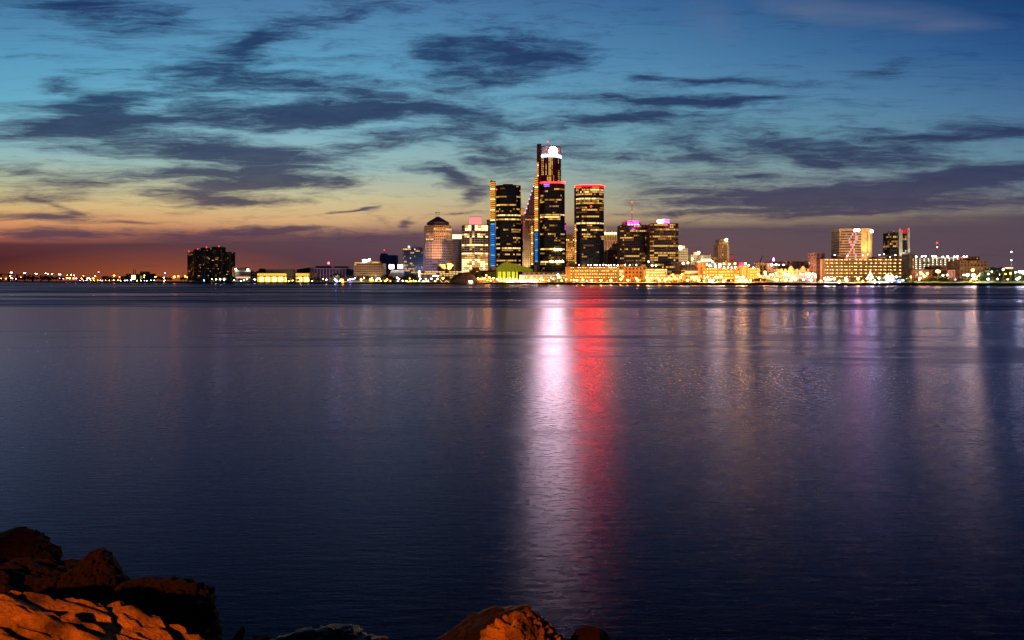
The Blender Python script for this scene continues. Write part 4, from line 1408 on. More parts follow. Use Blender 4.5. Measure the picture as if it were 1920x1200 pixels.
b_ = block('low_pavilion', 'low pavilion with a glowing white eave under the brown block', 1284, 1311, 508, 60, TANB, 'band', dep=16, fh=4, bw=4, p=.4, cls=(2, 3))
s_ = MB(); s_.box(-b_.w / 2, b_.w / 2, -1.2, -.8, b_.z(510.5), b_.z(509.3)); b_.part('lit_eave', s_, emit('lit_eave', (1, .75, .5), 2.2, True))

# ------------------------------------------------------------------ glass winter garden and podium
wg = Bld('winter_garden', 'yellow-green lit glass hall with an arched roof sweeping down to the right', 931, 998, 60, 'glass hall')
GRN = wall('green_glass_rib', (.10, .12, .02), .5)
GLW = emit('green_glass_glow', (.55, .55, .02), .33)
GLB = emit('green_glass_bright', (.9, .85, .05), 1.0)
GLZ = wall('olive_glazing', (.45, .45, .05), .4)
xl, xm, xr = wg.x(931), wg.x(971), wg.x(999)
zt = lambda t: wg.z(508) + (wg.z(492) - wg.z(508)) * math.sin(math.pi * min(1.0, max(0.0, .08 + .84 * t))) ** .8
ts = [i / 14 for i in range(15)]
prof = [(xl + (xm - xl) * t, zt(t)) for t in ts]
s_ = MB()
for (a_, za), (c_, zc) in zip(prof, prof[1:]):
    s_.face([(a_, 0, za), (c_, 0, zc), (c_, 26, zc), (a_, 26, za)])
wg.part('arched_roof', s_, GLZ)
s_ = MB()
for i, ((a_, za), (c_, zc)) in enumerate(zip(prof, prof[1:])):
    for r in range(2):
        f0, f1 = r / 2, (r + 1) / 2
        base = wg.z(509)
        s_.face([(a_, 0, base + (za - base) * f0), (c_, 0, base + (zc - base) * f0), (c_, 0, base + (zc - base) * f1), (a_, 0, base + (za - base) * f1)], 0)
    s_.face([(a_, 0, 0), (c_, 0, 0), (c_, 0, wg.z(509)), (a_, 0, wg.z(509))], 1 if i % 3 else 0)
wg.part('glazing', s_, [GLW, GLB], 'yellow-green glowing glass front', 'stuff')
for i, (a_, za) in enumerate(prof[::2]):
    s_ = MB(); s_.bar((a_, -.3, 0), (a_, -.3, za), .3); wg.part('rib', s_, GRN)
s_ = MB()
for (a_, za), (c_, zc) in zip(prof, prof[1:]):
    s_.bar((a_, -.4, za), (c_, -.4, zc), .45)
    s_.bar((a_, -.4, (za + wg.z(509)) / 2), (c_, -.4, (zc + wg.z(509)) / 2), .2)
s_.bar((xl, -.4, wg.z(509)), (xm, -.4, wg.z(509)), .4)
wg.part('arch_beam', s_, GRN)
s_ = MB()
N_ = 9
for i in range(N_):
    a_, c_ = xm - 10 + (xr - xm + 10) * i / N_, xm - 10 + (xr - xm + 10) * (i + 1) / N_
    f0, f1 = (i / N_) ** 1.1, ((i + 1) / N_) ** 1.1
    za, zc = wg.z(493) + (wg.z(505) - wg.z(493)) * f0, wg.z(493) + (wg.z(505) - wg.z(493)) * f1
    s_.face([(a_, 6, za), (c_, 6, zc), (c_, 30, zc - 1), (a_, 30, za - 1)])
    s_.face([(a_, 6, wg.z(509)), (c_, 6, wg.z(509)), (c_, 6, zc), (a_, 6, za)], 1)
wg.part('sloping_wing', s_, [GLZ, GLW])
for i in range(N_):
    s_ = MB(); a_ = xm + (xr - xm) * i / N_
    s_.bar((a_, 5.6, wg.z(509)), (a_, 5.6, wg.z(494 + 11 * i / N_)), .28); wg.part('rib', s_, GRN)
s_ = MB()
for i in range(7):
    a_ = xl + (xm - xl) * (i + .5) / 7
    s_.ball((a_, 3 - 4.2, 6), .55)
wg.part('hall_lamp', s_, emit('hall_lamp', (1, .95, .3), 30, True))

pod = Bld('waterfront_podium', 'low white terraced podium right of the yellow-green glass hall', 974, 1064, 55)
s_ = MB(); s_.box(-pod.w / 2, pod.w / 2, 0, 40, 0, pod.z(516)); pod.part('lower_terrace', s_, TANB)
s_ = MB(); s_.box(pod.x(980), pod.x(1063), 5, 40, pod.z(516), pod.z(510)); pod.part('upper_terrace', s_, BROWNB)
s_ = MB(); s_.box(pod.x(974), pod.x(1063), -.5, 0, pod.z(517.2), pod.z(515)); pod.part('lit_cornice', s_, emit('cornice_glow', (1, .75, .4), .8, True))
for i in range(15):
    s_ = MB(); s_.box(pod.x(976 + i * 6) - .5, pod.x(976 + i * 6) + .5, -.8, -.05, 0, pod.z(517.3)); pod.part('pier', s_, WHITE)
for i in range(14):
    s_ = MB(); s_.box(pod.x(977 + i * 6), pod.x(981 + i * 6), -.12, -.02, 1, pod.z(518.5)); pod.part('window', s_, W3 if i % 3 else W4)
s_ = MB()
for i in range(9):
    s_.box(pod.x(982 + i * 9), pod.x(986 + i * 9), 4.6, 4.95, pod.z(514), pod.z(512))
pod.part('upper_window', s_, W2)
s_ = MB(); s_.prism(rect(6, 6, pod.x(1045), 1), pod.z(517), pod.z(513)); s_.prism(ngon(3, 8, pod.x(1045), 4), pod.z(513), pod.z(509), top=ngon(.3, 8, pod.x(1045), 4)); pod.part('cupola', s_, WHITE)

# ------------------------------------------------------------------ curved deck, hall and dark mound left of the glass hall
cd = Bld('curved_parking_deck', 'long low curved deck with strings of amber lights under the pyramid-roofed tower', 790, 880, 95, 'garage')
for r in range(4):
    y0_, y1_ = 510 + r * 3.6, 512.5 + r * 3.6
    x0_, x1_ = (790, 880) if r == 0 else ((788, 872) if r == 1 else ((820, 862) if r == 2 else (822, 850)))
    s_ = MB()
    l_ = MB()
    n_ = 14
    for i in range(n_):
        t0, t1_ = i / n_, (i + 1) / n_
        fx = lambda t: cd.x(x0_ + (x1_ - x0_) * t)
        fy = lambda t: 3 * math.sin(math.pi * t) * -1
        q_ = [(fx(t0), fy(t0)), (fx(t1_), fy(t1_)), (fx(t1_), fy(t1_) + 16), (fx(t0), fy(t0) + 16)]
        s_.prism(q_, cd.z(y1_), cd.z(y0_ + .8))
        if (i * 5 + r * 3) % 7:
            q2_ = [(fx(t0) + .5, fy(t0) + 1.2), (fx(t1_) - .5, fy(t1_) + 1.2), (fx(t1_) - .5, fy(t1_) + 1.6), (fx(t0) + .5, fy(t0) + 1.6)]
            l_.prism(q2_, cd.z(y0_ + .7), cd.z(y0_ - .9))
    cd.part('deck', s_, wall('dark_deck', (.07, .05, .04)))
    cd.part('deck_light', l_, emit('deck_light', (1, .6, .2), 1.6))
for i in range(10):
    s_ = MB(); s_.box(cd.x(794 + i * 8.5) - .5, cd.x(794 + i * 8.5) + .5, 3, 5, 0, cd.z(511)); cd.part('column', s_, GREYC)
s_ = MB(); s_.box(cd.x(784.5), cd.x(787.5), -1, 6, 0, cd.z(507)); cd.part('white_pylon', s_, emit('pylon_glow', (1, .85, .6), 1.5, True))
s_ = MB(); s_.box(cd.x(812), cd.x(822), -3.5, -2.8, cd.z(518.3), cd.z(516.3)); cd.part('violet_sign', s_, emit('violet_sign', (.72, .5, 1), 12, True))

ex = Bld('exhibition_hall', 'dark flat-roofed hall with amber lit strips left of the yellow-green glass hall', 880, 932, 75)
s_ = MB(); s_.box(-ex.w / 2, ex.w / 2, 0, 30, 0, ex.z(508)); ex.part('wall', s_, wall('dark_hall', (.09, .055, .04)))
s_ = MB(); s_.box(-ex.w / 2 - .5, ex.w / 2 + .5, -1.5, 31, ex.z(508), ex.z(506.5)); ex.part('roof', s_, DARKC)
s_ = MB(); s_.box(ex.x(885), ex.x(898), 5, 16, ex.z(506.5), ex.z(501.5)); ex.part('roof_house', s_, BRICK)
for a_, c_, y_, m_ in ((883, 899, 516, W2), (886, 905, 519, W3), (918, 928, 515.5, W4), (905, 916, 517, W2), (893, 897, 509, W3), (918, 929, 522, W4)):
    s_ = MB(); s_.box(ex.x(a_), ex.x(c_), -.2, -.02, ex.z(y_ + .8), ex.z(y_ - .7)); ex.part('window', s_, m_)

mnd = MB()
Dm = bD(872) + 8
n_u, n_v = 26, 8
for side_ in (0,):
    pts = []
    for i in range(n_u + 1):
        t = i / n_u
        px_ = 843 + 62 * t
        hh = max(0.0, math.sin(math.pi * min(1, t * 1.15)) ** .55) * ((532 - 512.5) / F * Dm) * (1 if t < .62 else max(.35, 1 - (t - .62) * 1.9))
        row = []
        for j in range(n_v + 1):
            s = j / n_v
            a = math.pi * s
            nzv = noise.noise(Vector((i * .5, j * .7, 2))) * .8
            row.append((X(px_, Dm) - X(872, Dm), 9 - 9 * math.cos(a), max(-.1, hh * math.sin(a) + nzv * (1 if 0 < j < n_v else 0))))
        pts.append(row)
    for i in range(n_u):
        for j in range(n_v):
            mnd.face([pts[i][j], pts[i + 1][j], pts[i + 1][j + 1], pts[i][j + 1]])
o = mnd.build('earth_mound', wall('dark_earth', (.03, .022, .02), 1.0), loc=(X(872, Dm), Dm, G))
tag(o, 'dark earth mound on the bank left of the yellow-green glass hall', 'mound')

# excursion boat moored under the mound
bt = Bld('moored_boat', 'small lit boat moored against the seawall below the dark mound', 876, 892, -6, 'boat')
bt.root.location.z = 0
hw = bt.w / 2
hull = [(-hw, 0), (-hw * .7, -2), (hw * .6, -2), (hw, 0), (hw * .6, 2), (-hw * .7, 2)]
s_ = MB(); s_.prism([(x * .85, y * .8) for x, y in hull], -.3, 1.6, top=hull); bt.part('hull', s_, WHITE)
s_ = MB(); s_.box(-hw * .55, hw * .45, -1.4, 1.4, 1.6, 4.0); bt.part('cabin', s_, WHITE)
for i in range(4):
    s_ = MB(); s_.box(-hw * .5 + i * hw * .24, -hw * .5 + i * hw * .24 + hw * .17, -1.46, -1.41, 2.4, 3.5); bt.part('window', s_, W4)
s_ = MB(); s_.ball((0, -1.8, 5), .7); s_.ball((-hw * .5, -1.8, 4.6), .7); s_.bar((0, -1.8, 1.6), (0, -1.8, 4.6), .08); bt.part('deck_lamp', s_, emit('deck_lamp', (1, .5, .3), 800, True))

for lab, x0_, x1_, y_, of_ in (('added low amber glow block at the water end of the blazing yard', 1252, 1284, 517, 44), ('added low amber glow block in front of the brown block', 1286, 1311, 518.5, 42),
                               ('added low amber glow block between the orange garage and the gabled hall', 1424, 1456, 518, 46), ('added long low amber glow block in front of the gabled hall', 1460, 1529, 517.5, 44),
                               ('added low amber glow block between the boat and the yellow-green glass hall', 896, 930, 522.5, 40), ('added low amber glow block below the white podium', 1002, 1062, 524, 34)):
    block('shore_glow_block', lab, x0_, x1_, y_, of_, ORANGEB, 'grid', dep=9, fh=4.0, bw=3.0, bf=.3, pf=.25, p=1.0, cls=(2, 3, 3, 4), run=2)  # blocks added so their windows give the shore a golden band
# ------------------------------------------------------------------ left bank
ap = Bld('apartment_complex', 'dark stepped apartment towers with scattered lit windows on the left bank', 350, 436, 110)
DB = wall('dark_umber_brick', (.035, .022, .018))
RBB = wall('umber_rib', (.16, .09, .05))
for (a_, c_, y_, yo) in ((350, 363.5, 473, 4), (363.5, 376.5, 468, 2), (376.5, 385, 465, 0), (384, 397, 466, 3), (397, 416, 464, 0), (402, 411, 470, -1.5), (417, 433, 473, 3)):
    cx_ = (ap.x(a_) + ap.x(c_)) / 2
    ap.volume(rect(ap.x(c_) - ap.x(a_) - .3, 20, cx_, yo), 0, ap.z(y_), DB, None, 'grid', fh=3.1, bw=2.4, bf=.45, pf=.35, p=.17, cls=(1, 2, 2, 3), run=1, proud=.2)
for px_, y_ in ((364, 470), (385, 467), (403, 470), (417, 472), (432, 473)):
    s_ = MB(); s_.box(ap.x(px_) - 1.3, ap.x(px_) + 1.3, -2.4, 3, 0, ap.z(y_)); ap.part('stair_rib', s_, RBB)
s_ = MB()
for px_, y_ in ((353.5, 471), (370, 467), (386.5, 463.3), (410, 461.8)):
    s_.ball((ap.x(px_), 2, ap.z(y_)), 1.0)
    s_.bar((ap.x(px_), 2, ap.z(y_) - 3), (ap.x(px_), 2, ap.z(y_)), .2)
ap.part('beacon', s_, MATS['beacon_red'])
s_ = MB(); s_.box(ap.x(397), ap.x(414), 3, 14, ap.z(464), ap.z(462.5)); ap.part('penthouse', s_, DB)

b_ = block('brick_block', 'small orange-fronted block right of the dark apartment towers', 436, 459, 502, 80, wall('orange_render', (.5, .22, .09)), 'pier', fh=3.6, bw=3, p=.05)
fill_spot(b_, 440, 520, 440, 510, (1, .5, .15), 9000, -18)
b_ = Bld('billboard_building', 'low white building with a dark billboard and lit shop front', 441, 470, 60)
s_ = MB(); s_.box(-b_.w / 2, b_.w / 2, 0, 16, 0, b_.z(507)); b_.part('wall', s_, WHITE)
s_ = MB(); s_.box(b_.x(449), b_.x(469), -.5, -.1, b_.z(516), b_.z(510)); b_.part('billboard', s_, wall('billboard_print', (.2, .12, .09), .7, .8, .6))
s_ = MB(); s_.box(b_.x(443), b_.x(469), -.3, -.02, b_.z(521.5), b_.z(519)); b_.part('shop_front', s_, emit('shop_red', (1, .35, .2), 1.6))
s_ = MB()
for px_, py_ in ((443, 505), (465.5, 505)):
    s_.ball((b_.x(px_), -2, b_.z(py_)), 1.8)
b_.part('wall_lamp', s_, emit('wall_lamp', (1, .95, .75), 26, True))
b_ = block('dark_hall', 'small dark rounded hall between the billboard building and the long lit hall', 470, 481, 511, 60, DARKC, 'band', p=0)
b_ = Bld('waterfront_hall', 'long glass-fronted hall glowing yellow along the left bank', 481, 586, 45)
s_ = MB(); s_.box(-b_.w / 2, b_.w / 2, 1, 30, 0, b_.z(511.5)); b_.part('wall', s_, TANB)
s_ = MB(); s_.box(b_.x(496), b_.x(546), 8, 22, b_.z(511.5), b_.z(505)); b_.part('upper_hall', s_, wall('pale_roof_house', (.4, .45, .4)))
s_ = MB(); s_.box(b_.x(537), b_.x(551), -.6, 10, 0, b_.z(505)); b_.part('entrance_tower', s_, CREAM)
s_ = MB(); s_.box(b_.x(580), b_.x(594), -.4, 10, 0, b_.z(511)); b_.part('end_block', s_, CREAM)
s_ = MB(); s_.box(b_.x(482), b_.x(586), -1.2, 1, b_.z(518.6), b_.z(517.6)); b_.part('canopy', s_, BROWNB)
HG = [emit('hall_glow', (1, .62, .08), 1.1), emit('hall_glow_bright', (1, .8, .2), 3.2)]
for i in range(26):
    a_ = 482 + i * 4
    if 536 < a_ < 551:
        continue
    s_ = MB(); s_.box(b_.x(a_) + .3, b_.x(a_ + 4) - .3, .5, .98, b_.z(517.2), b_.z(512.5)); b_.part('window', s_, HG[0])
    s_ = MB(); s_.box(b_.x(a_) + .3, b_.x(a_ + 4) - .3, .5, .98, .8, b_.z(519)); b_.part('window', s_, HG[1 if i % 3 else 0])
b_ = Bld('domed_arena', 'dark arena with a ribbed white facade and flat dark roof', 556, 652, 170)
s_ = MB(); s_.box(b_.x(556), b_.x(650), 0, 60, 0, b_.z(505)); b_.part('wall', s_, wall('arena_wall', (.07, .04, .07)))
s_ = MB(); s_.prism(rect(b_.x(650) - b_.x(556), 60, 0, 0), b_.z(505), b_.z(501.5), top=rect(b_.x(640) - b_.x(580), 40, b_.x(606), 10)); b_.part('roof', s_, wall('arena_roof', (.035, .02, .05)))
s_ = MB(); s_.box(b_.x(588), b_.x(612), 14, 40, b_.z(501.5), b_.z(498.5)); s_.box(b_.x(622), b_.x(646), 16, 40, b_.z(501.5), b_.z(499)); b_.part('roof_house', s_, MATS['arena_roof'])
for i in range(12):
    s_ = MB(); xx = b_.x(583 + i * 5.9); s_.box(xx - .5, xx + .5, -1, .1, 0, b_.z(504.2)); b_.part('rib', s_, PINKSTONE)
s_ = MB(); s_.box(b_.x(580), b_.x(650), -1.3, .1, b_.z(504.2), b_.z(502.8)); b_.part('fascia', s_, PINKSTONE)
fill_spot(b_, 615, 524, 615, 508, (.9, .6, .9), 45000, -50, 0, 110)
b_ = Bld('radio_mast', 'thin mast topped by a big red beacon above the ribbed arena', 615, 617, 260, 'mast')
s_ = MB(); s_.bar((0, 0, 0), (0, 0, b_.z(494)), .6, r2=.3); b_.part('mast', s_, STEEL)
s_ = MB(); s_.ball((0, 0, b_.z(493.3)), 2.4); b_.part('beacon', s_, emit('big_beacon', (1, .05, .08), 14, True))

b_ = Bld('power_station', 'dark works with two thin chimneys and a self-glowing white front on the far left bank', 226, 284, 90)
for a_, c_, y_ in ((226, 238, 518), (236, 250, 513.5), (250, 262, 514), (262, 272, 509), (270, 283, 513)):
    s_ = MB(); s_.box(b_.x(a_), b_.x(c_), (a_ % 5), 24, 0, b_.z(y_)); b_.part('block', s_, DARKC)
for px_ in (246.7, 249.8):
    s_ = MB(); s_.bar((b_.x(px_), 10, 0), (b_.x(px_), 10, b_.z(505)), 1.0, r2=.7, n=8); b_.part('chimney', s_, DARKC)
s_ = MB(); s_.box(b_.x(247), b_.x(254), -1.4, -.4, b_.z(524), b_.z(516)); b_.part('lit_front', s_, emit('works_front_glow', (1, .85, .45), 3.5, True))  # front wall emits; the light falling on it is put into its glow
s_ = MB(); s_.box(b_.x(255), b_.x(266), 1.5, 1.9, b_.z(523), b_.z(517)); b_.part('side_front', s_, emit('works_green_glow', (.6, .7, .1), .35))

# suspension bridge approach, far left
br = Bld('bridge', 'dark road bridge sloping down to the left bank with lamps along its deck', -60, 120, 200, 'bridge', D=3600)
s_ = MB()
dp = [(-60, 511), (0, 513), (30, 514.5), (60, 516), (90, 517.5), (120, 519.5)]
for (a_, y_), (c_, y2_) in zip(dp, dp[1:]):
    s_.face([(br.x(a_), 0, br.z(y_)), (br.x(c_), 0, br.z(y2_)), (br.x(c_), 14, br.z(y2_)), (br.x(a_), 14, br.z(y_))])
    s_.face([(br.x(a_), 0, br.z(y_) - 4), (br.x(c_), 0, br.z(y2_) - 4), (br.x(c_), 0, br.z(y2_)), (br.x(a_), 0, br.z(y_))])
    s_.face([(br.x(a_), 14, br.z(y_) - 4), (br.x(a_), 14, br.z(y_)), (br.x(c_), 14, br.z(y2_)), (br.x(c_), 14, br.z(y2_) - 4)])
    s_.face([(br.x(a_), 14, br.z(y_) - 4), (br.x(c_), 14, br.z(y2_) - 4), (br.x(c_), 0, br.z(y2_) - 4), (br.x(a_), 0, br.z(y_) - 4)])
br.part('deck', s_, DARKC)
for px_ in (-45, -20, 0, 15, 30, 45, 60, 75, 90):
    s_ = MB(); xx = br.x(px_); yy_ = lerp_tab([(a, q) for a, q in dp], px_)
    s_.box(xx - 1.6, xx + 1.6, 3, 11, 0, br.z(yy_) - 4); br.part('pier', s_, DARKC)
for px_, py_ in ((20.5, 511), (22.5, 511.2), (44.5, 512), (47.5, 512), (66.5, 513), (69, 513), (85.5, 512.5), (90, 514), (98, 513.8), (110.5, 514.5), (113, 514.5)):
    lamp(px_, py_, 0, 'w', 2.2, 10, 'standing on the far left bridge', D=3595, zb=br.z(lerp_tab([(a, q) for a, q in dp], px_)) + G)

# ------------------------------------------------------------------ trees
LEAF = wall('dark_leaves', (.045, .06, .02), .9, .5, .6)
LEAF_LIT = wall('lamplit_olive_leaves', (.08, .10, .03), .9, .5, .6)  # lighter copy of the dark leaves, lamplight put into the colour
BARK = wall('bark', (.06, .04, .03), .95)
TREES = []
for v in range(6):
    r_ = random.Random(v + 50)
    trunk = MB()
    trunk.bar((0, 0, 0), (.1, 0, .42), .035, 0, 6, .022)
    for i in range(4):
        a = r_.uniform(0, 6.28)
        trunk.bar((.08, 0, .3 + .05 * i), (.25 * math.cos(a), .25 * math.sin(a), .6 + .04 * i), .016, 0, 5, .006)
    crown = MB()
    blobs = [(r_.uniform(-.24, .24), r_.uniform(-.24, .24), r_.uniform(.42, .82), r_.uniform(.13, .22)) for _ in range(9)]
    for bx_, by_, bz_, br_ in blobs:
        for _ in range(60):
            d = Vector((r_.gauss(0, 1), r_.gauss(0, 1), r_.gauss(0, 1))).normalized()
            c = Vector((bx_, by_, bz_)) + d * br_ * r_.uniform(.55, 1.05)
            c.z = max(.25, c.z)
            u = Vector((r_.gauss(0, 1), r_.gauss(0, 1), r_.gauss(0, 1))).normalized()
            w = d.cross(u).normalized()
            t = (u - u.dot(d) * d * .6).normalized()
            sz = r_.uniform(.03, .06)
            crown.face([c - w * sz, c + t * sz, c + w * sz, c - t * sz])
    TREES.append((trunk.mesh('trunk', BARK), crown.mesh('crown', LEAF), crown.mesh('crown', LEAF_LIT)))


def tree(px, ytop, off, wide=1.0, leaf=1, where='on the far bank', D=None):
    D = D or bD(px) + off
    h = Z(ytop, D) - G
    v = rnd.randrange(6)
    root = bpy.data.objects.new('tree', None)
    root.location = (X(px, D), D, G)
    root.rotation_euler = (0, 0, rnd.uniform(0, 6.28))
    root.scale = (h * wide, h * wide, h)
    link(root)
    size_w = 'tall broad' if h > 13 else ('medium' if h > 8 else 'small bushy')
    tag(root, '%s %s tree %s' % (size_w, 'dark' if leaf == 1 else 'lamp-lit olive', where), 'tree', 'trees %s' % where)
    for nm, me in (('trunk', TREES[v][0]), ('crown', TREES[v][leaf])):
        o = bpy.data.objects.new(nm, me)
        link(o, root)
    return root


def tree_row(spec, where, leaf=1, off=(15, 40), wide=1.0):
    for px, y in spec:
        tree(px, y, rnd.uniform(*off), wide * rnd.uniform(.9, 1.3), leaf, where)


tree_row([(36, 519), (44, 517.5), (52, 516), (60, 517), (70, 518.5), (80, 517.5), (88, 517), (96, 518), (105, 519), (114, 520), (150, 520), (158, 519), (195, 517.5), (202, 516.5), (208, 517), (218, 519), (232, 516), (238, 515.5), (288, 518.5), (296, 516.5), (304, 517), (312, 518.5), (318, 518), (4, 521), (14, 522), (26, 521)], 'on the far left bank below the bridge', 1, (20, 80), 1.1)
tree_row([(340, 519), (346, 517), (354, 518), (366, 520), (375, 519), (382, 521), (392, 519), (400, 521), (412, 520), (421, 518), (434, 520), (437, 517), (450, 521), (458, 521), (486, 508), (491, 503), (497, 505)], 'in front of the dark apartment towers', 1, (20, 45))
tree_row([(541, 522), (552, 520), (560, 522), (584, 521), (590, 519), (597, 520), (603, 522), (620, 515), (627, 511.5), (634, 513), (642, 516), (655, 514), (660, 515)], 'in front of the ribbed arena', 1, (15, 35), 1.2)
tree_row([(669, 520), (675, 517), (683, 516), (690, 515.5), (699, 517), (707, 520), (714, 517), (721, 515), (728, 513), (735, 516), (742, 518), (750, 519), (758, 517.5), (765, 514.5), (772, 513), (780, 515), (786, 518)], 'in front of the cream office and stadium', 1, (20, 45), 1.2)
tree_row([(838, 515), (897, 508), (906, 507), (915, 508), (922, 507), (877, 508)], 'around the dark mound', 1, (60, 72))
tree_row([(1036, 525), (1042, 524), (1048, 525), (1072, 527), (1083, 526), (1098, 526.5), (1112, 527), (1133, 525.5), (1140, 526), (1153, 525.5), (1160, 525), (1178, 526), (1186, 525), (1203, 524.5), (1208, 525), (1226, 524.5), (1233, 525), (1258, 526), (1266, 525.5)], 'in front of the tan garage', 1, (12, 26), 1.2)
tree_row([(1283, 525.5), (1298, 526), (1306, 525), (1317, 525), (1328, 524), (1334, 523), (1343, 524), (1349, 522.5), (1355, 523), (1364, 522.5), (1370, 524), (1376, 522.5), (1384, 525), (1412, 522), (1418, 521), (1425, 520), (1433, 521), (1440, 522.5), (1448, 524)], 'in front of the long orange garage', 1, (14, 30), 1.2)
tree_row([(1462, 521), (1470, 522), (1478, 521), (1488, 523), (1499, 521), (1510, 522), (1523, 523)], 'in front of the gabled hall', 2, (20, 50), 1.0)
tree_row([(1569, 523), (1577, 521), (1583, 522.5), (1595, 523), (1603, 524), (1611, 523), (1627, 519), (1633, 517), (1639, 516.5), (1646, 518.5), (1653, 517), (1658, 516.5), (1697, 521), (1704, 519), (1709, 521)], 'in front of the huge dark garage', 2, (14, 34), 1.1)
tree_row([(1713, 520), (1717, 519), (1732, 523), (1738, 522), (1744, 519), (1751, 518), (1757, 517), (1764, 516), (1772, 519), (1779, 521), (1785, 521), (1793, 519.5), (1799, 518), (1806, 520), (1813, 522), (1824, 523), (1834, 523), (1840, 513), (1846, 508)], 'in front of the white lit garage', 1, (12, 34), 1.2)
tree_row([(1848, 507), (1853, 503), (1858, 500.5), (1864, 501), (1870, 501.5), (1876, 503), (1882, 504), (1888, 506), (1895, 508), (1901, 510), (1908, 511), (1915, 510), (1923, 509), (1932, 508), (1860, 510), (1872, 512), (1884, 514), (1897, 516), (1910, 517), (1940, 512), (1852, 512)], 'at the far right end of the bank', 1, (30, 90), 1.3)

# lawn berms
for nm, a_, c_, lab in (('right', 1714, 1935, 'low lamp-lit grass bank at the far right of the shore'), ('left', 640, 720, 'low grass bank in front of the cream office')):
    lb = MB()
    n_ = 40
    prev = None
    for i in range(n_ + 1):
        px_ = a_ + (c_ - a_) * i / n_
        D_ = bD(px_) + 6
        hh = 1.6 + noise.noise(Vector((i * .35, 0, 7))) * 1.2
        row = [(X(px_, D_), D_, G + .05), (X(px_, D_ + 6), D_ + 6, G + hh), (X(px_, D_ + 14), D_ + 14, G + hh + .5), (X(px_, D_ + 24), D_ + 24, G)]
        if prev:
            for j in range(3):
                lb.face([prev[j], row[j], row[j + 1], prev[j + 1]])
        prev = row
    o = lb.build('lawn', LAWN, kind='stuff')
    tag(o, lab, 'lawn')

# ------------------------------------------------------------------ lamps along the shore
def lamps(spec, off, where, r=.8, k=40):
    for t in spec:
        px, py, c = t[:3]
        rr = t[3] if len(t) > 3 else r
        kk = t[4] if len(t) > 4 else k
        lamp(px, py, rnd.uniform(off[0], off[1]), c, rr, kk, where)


lamps([(2, 522, 'o'), (11, 522.5, 'o', 2, 18), (19, 517, 'y', 2.2, 12), (21, 521, 'p', 2.4, 15), (24, 522, 'c', 2.2, 10), (30, 523, 'p', 1.6, 8), (39, 520, 'y', 1.4, 3), (60, 521, 'y', 1.2, 3), (112, 522, 'p', 2, 10), (118.5, 522.5, 'b', 1.8, 6),
       (126, 521.5, 'o', 2.4, 16), (130.5, 522, 'y', 2.4, 16), (138, 522, 'o', 2, 14), (143, 522, 'p', 2.2, 12), (126, 516, 'y', 1.2, 4), (133, 515.8, 'c', 1.6, 6), (139, 516.3, 'w', 1.5, 7), (153, 522, 'o', 2, 14), (156, 523, 'y', 2, 12), (163, 522.5, 'p', 2, 10), (166, 521.5, 'w', 2, 12), (169, 522.5, 'y', 1.8, 9), (175, 522, 'o', 2, 16),
       (156.5, 517, 'y', 1.3, 5), (178.5, 517, 'w', 1.7, 9), (185, 510, 'r', 1.8, 8)], (30, 90), 'on the far left bank below the bridge', 1.6, 12)
lamps([(150, 525.6, 'p'), (156.5, 526.2, 'b'), (162, 525.6, 'w'), (170, 525.4, 'y'), (176, 525.6, 'o'), (183, 525.6, 'o'), (188, 525.5, 'y'), (191.5, 526.2, 'p'), (198, 525.5, 'y'), (205, 525.6, 'o'), (213, 525.6, 'w'), (221, 525.5, 'y'), (226, 525.7, 'w'), (234, 525.7, 'w'), (238.5, 526, 'c'), (245.5, 525.6, 'w'), (257, 526, 'y'), (264, 525.7, 'w'), (271, 526, 'p'), (276, 526, 'c'), (283, 525.8, 'w'), (289, 525.6, 'w'), (307, 527, 'o'), (309, 525.7, 'w')], (3, 10), 'low along the water below the works', .9, 12)
lamps([(214, 516.8, 'o', 2.2, 60), (224, 519, 'o', .8, 8), (271, 516.5, 'y', 1, 8), (291.5, 519, 'o', 1.6, 18), (307, 520.5, 'w', 1.1, 10), (309.5, 511.5, 'p', 1, 9), (327, 519, 'o', 2.8, 42), (334, 518, 'o', 1.4, 20), (347, 518.3, 'o', 1.6, 24), (351, 520, 'y', 1.2, 10), (270, 520, 'y', 1, 6)], (20, 60), 'between the works and the dark apartment towers')
lamps([(382.5, 525.5, 'b', 1.2, 12), (397, 524, 'g', 1, 10), (405, 523.6, 'w', 1.5, 50), (413, 523.6, 'w', 1.4, 50), (420.2, 523.6, 'c', 1.5, 50), (420, 525.5, 'b', 1.1, 16), (439, 525, 'g', .8, 5), (452, 526.5, 'w', .8, 9), (457.5, 525.2, 'c', 1.1, 14), (463, 523.5, 'y', .9, 10), (477.5, 524, 'w', 1.3, 40), (489.5, 524, 'w', 1.1, 28), (500.5, 523.8, 'y', 1.4, 30), (517, 524.6, 'c', 1, 16), (529, 524.5, 'y', 1.1, 15), (541, 527.3, 'y', .8, 12), (549, 526, 'y', .8, 10), (564, 524.5, 'y', 1.5, 45), (578, 526, 'y', 1.1, 14), (585.5, 527.5, 'w', .8, 12)], (6, 16), 'in front of the yellow glowing hall')
lamps([(606, 523, 'o', .9, 12), (612, 524, 'w', 1.3, 34), (628, 523.5, 'w', 1.4, 44), (640, 524, 'o', 1, 10), (642, 526, 'o', 2.6, 46), (631.5, 530, 'b', 2.2, 60), (637, 527, 'y', .9, 16), (653, 524.5, 'b', 1.1, 14), (657, 523.5, 'p', 1.5, 34), (661.5, 523.4, 'b', 1.2, 12), (665.5, 521.5, 'w', .8, 12)], (3, 10), 'in front of the ribbed arena')
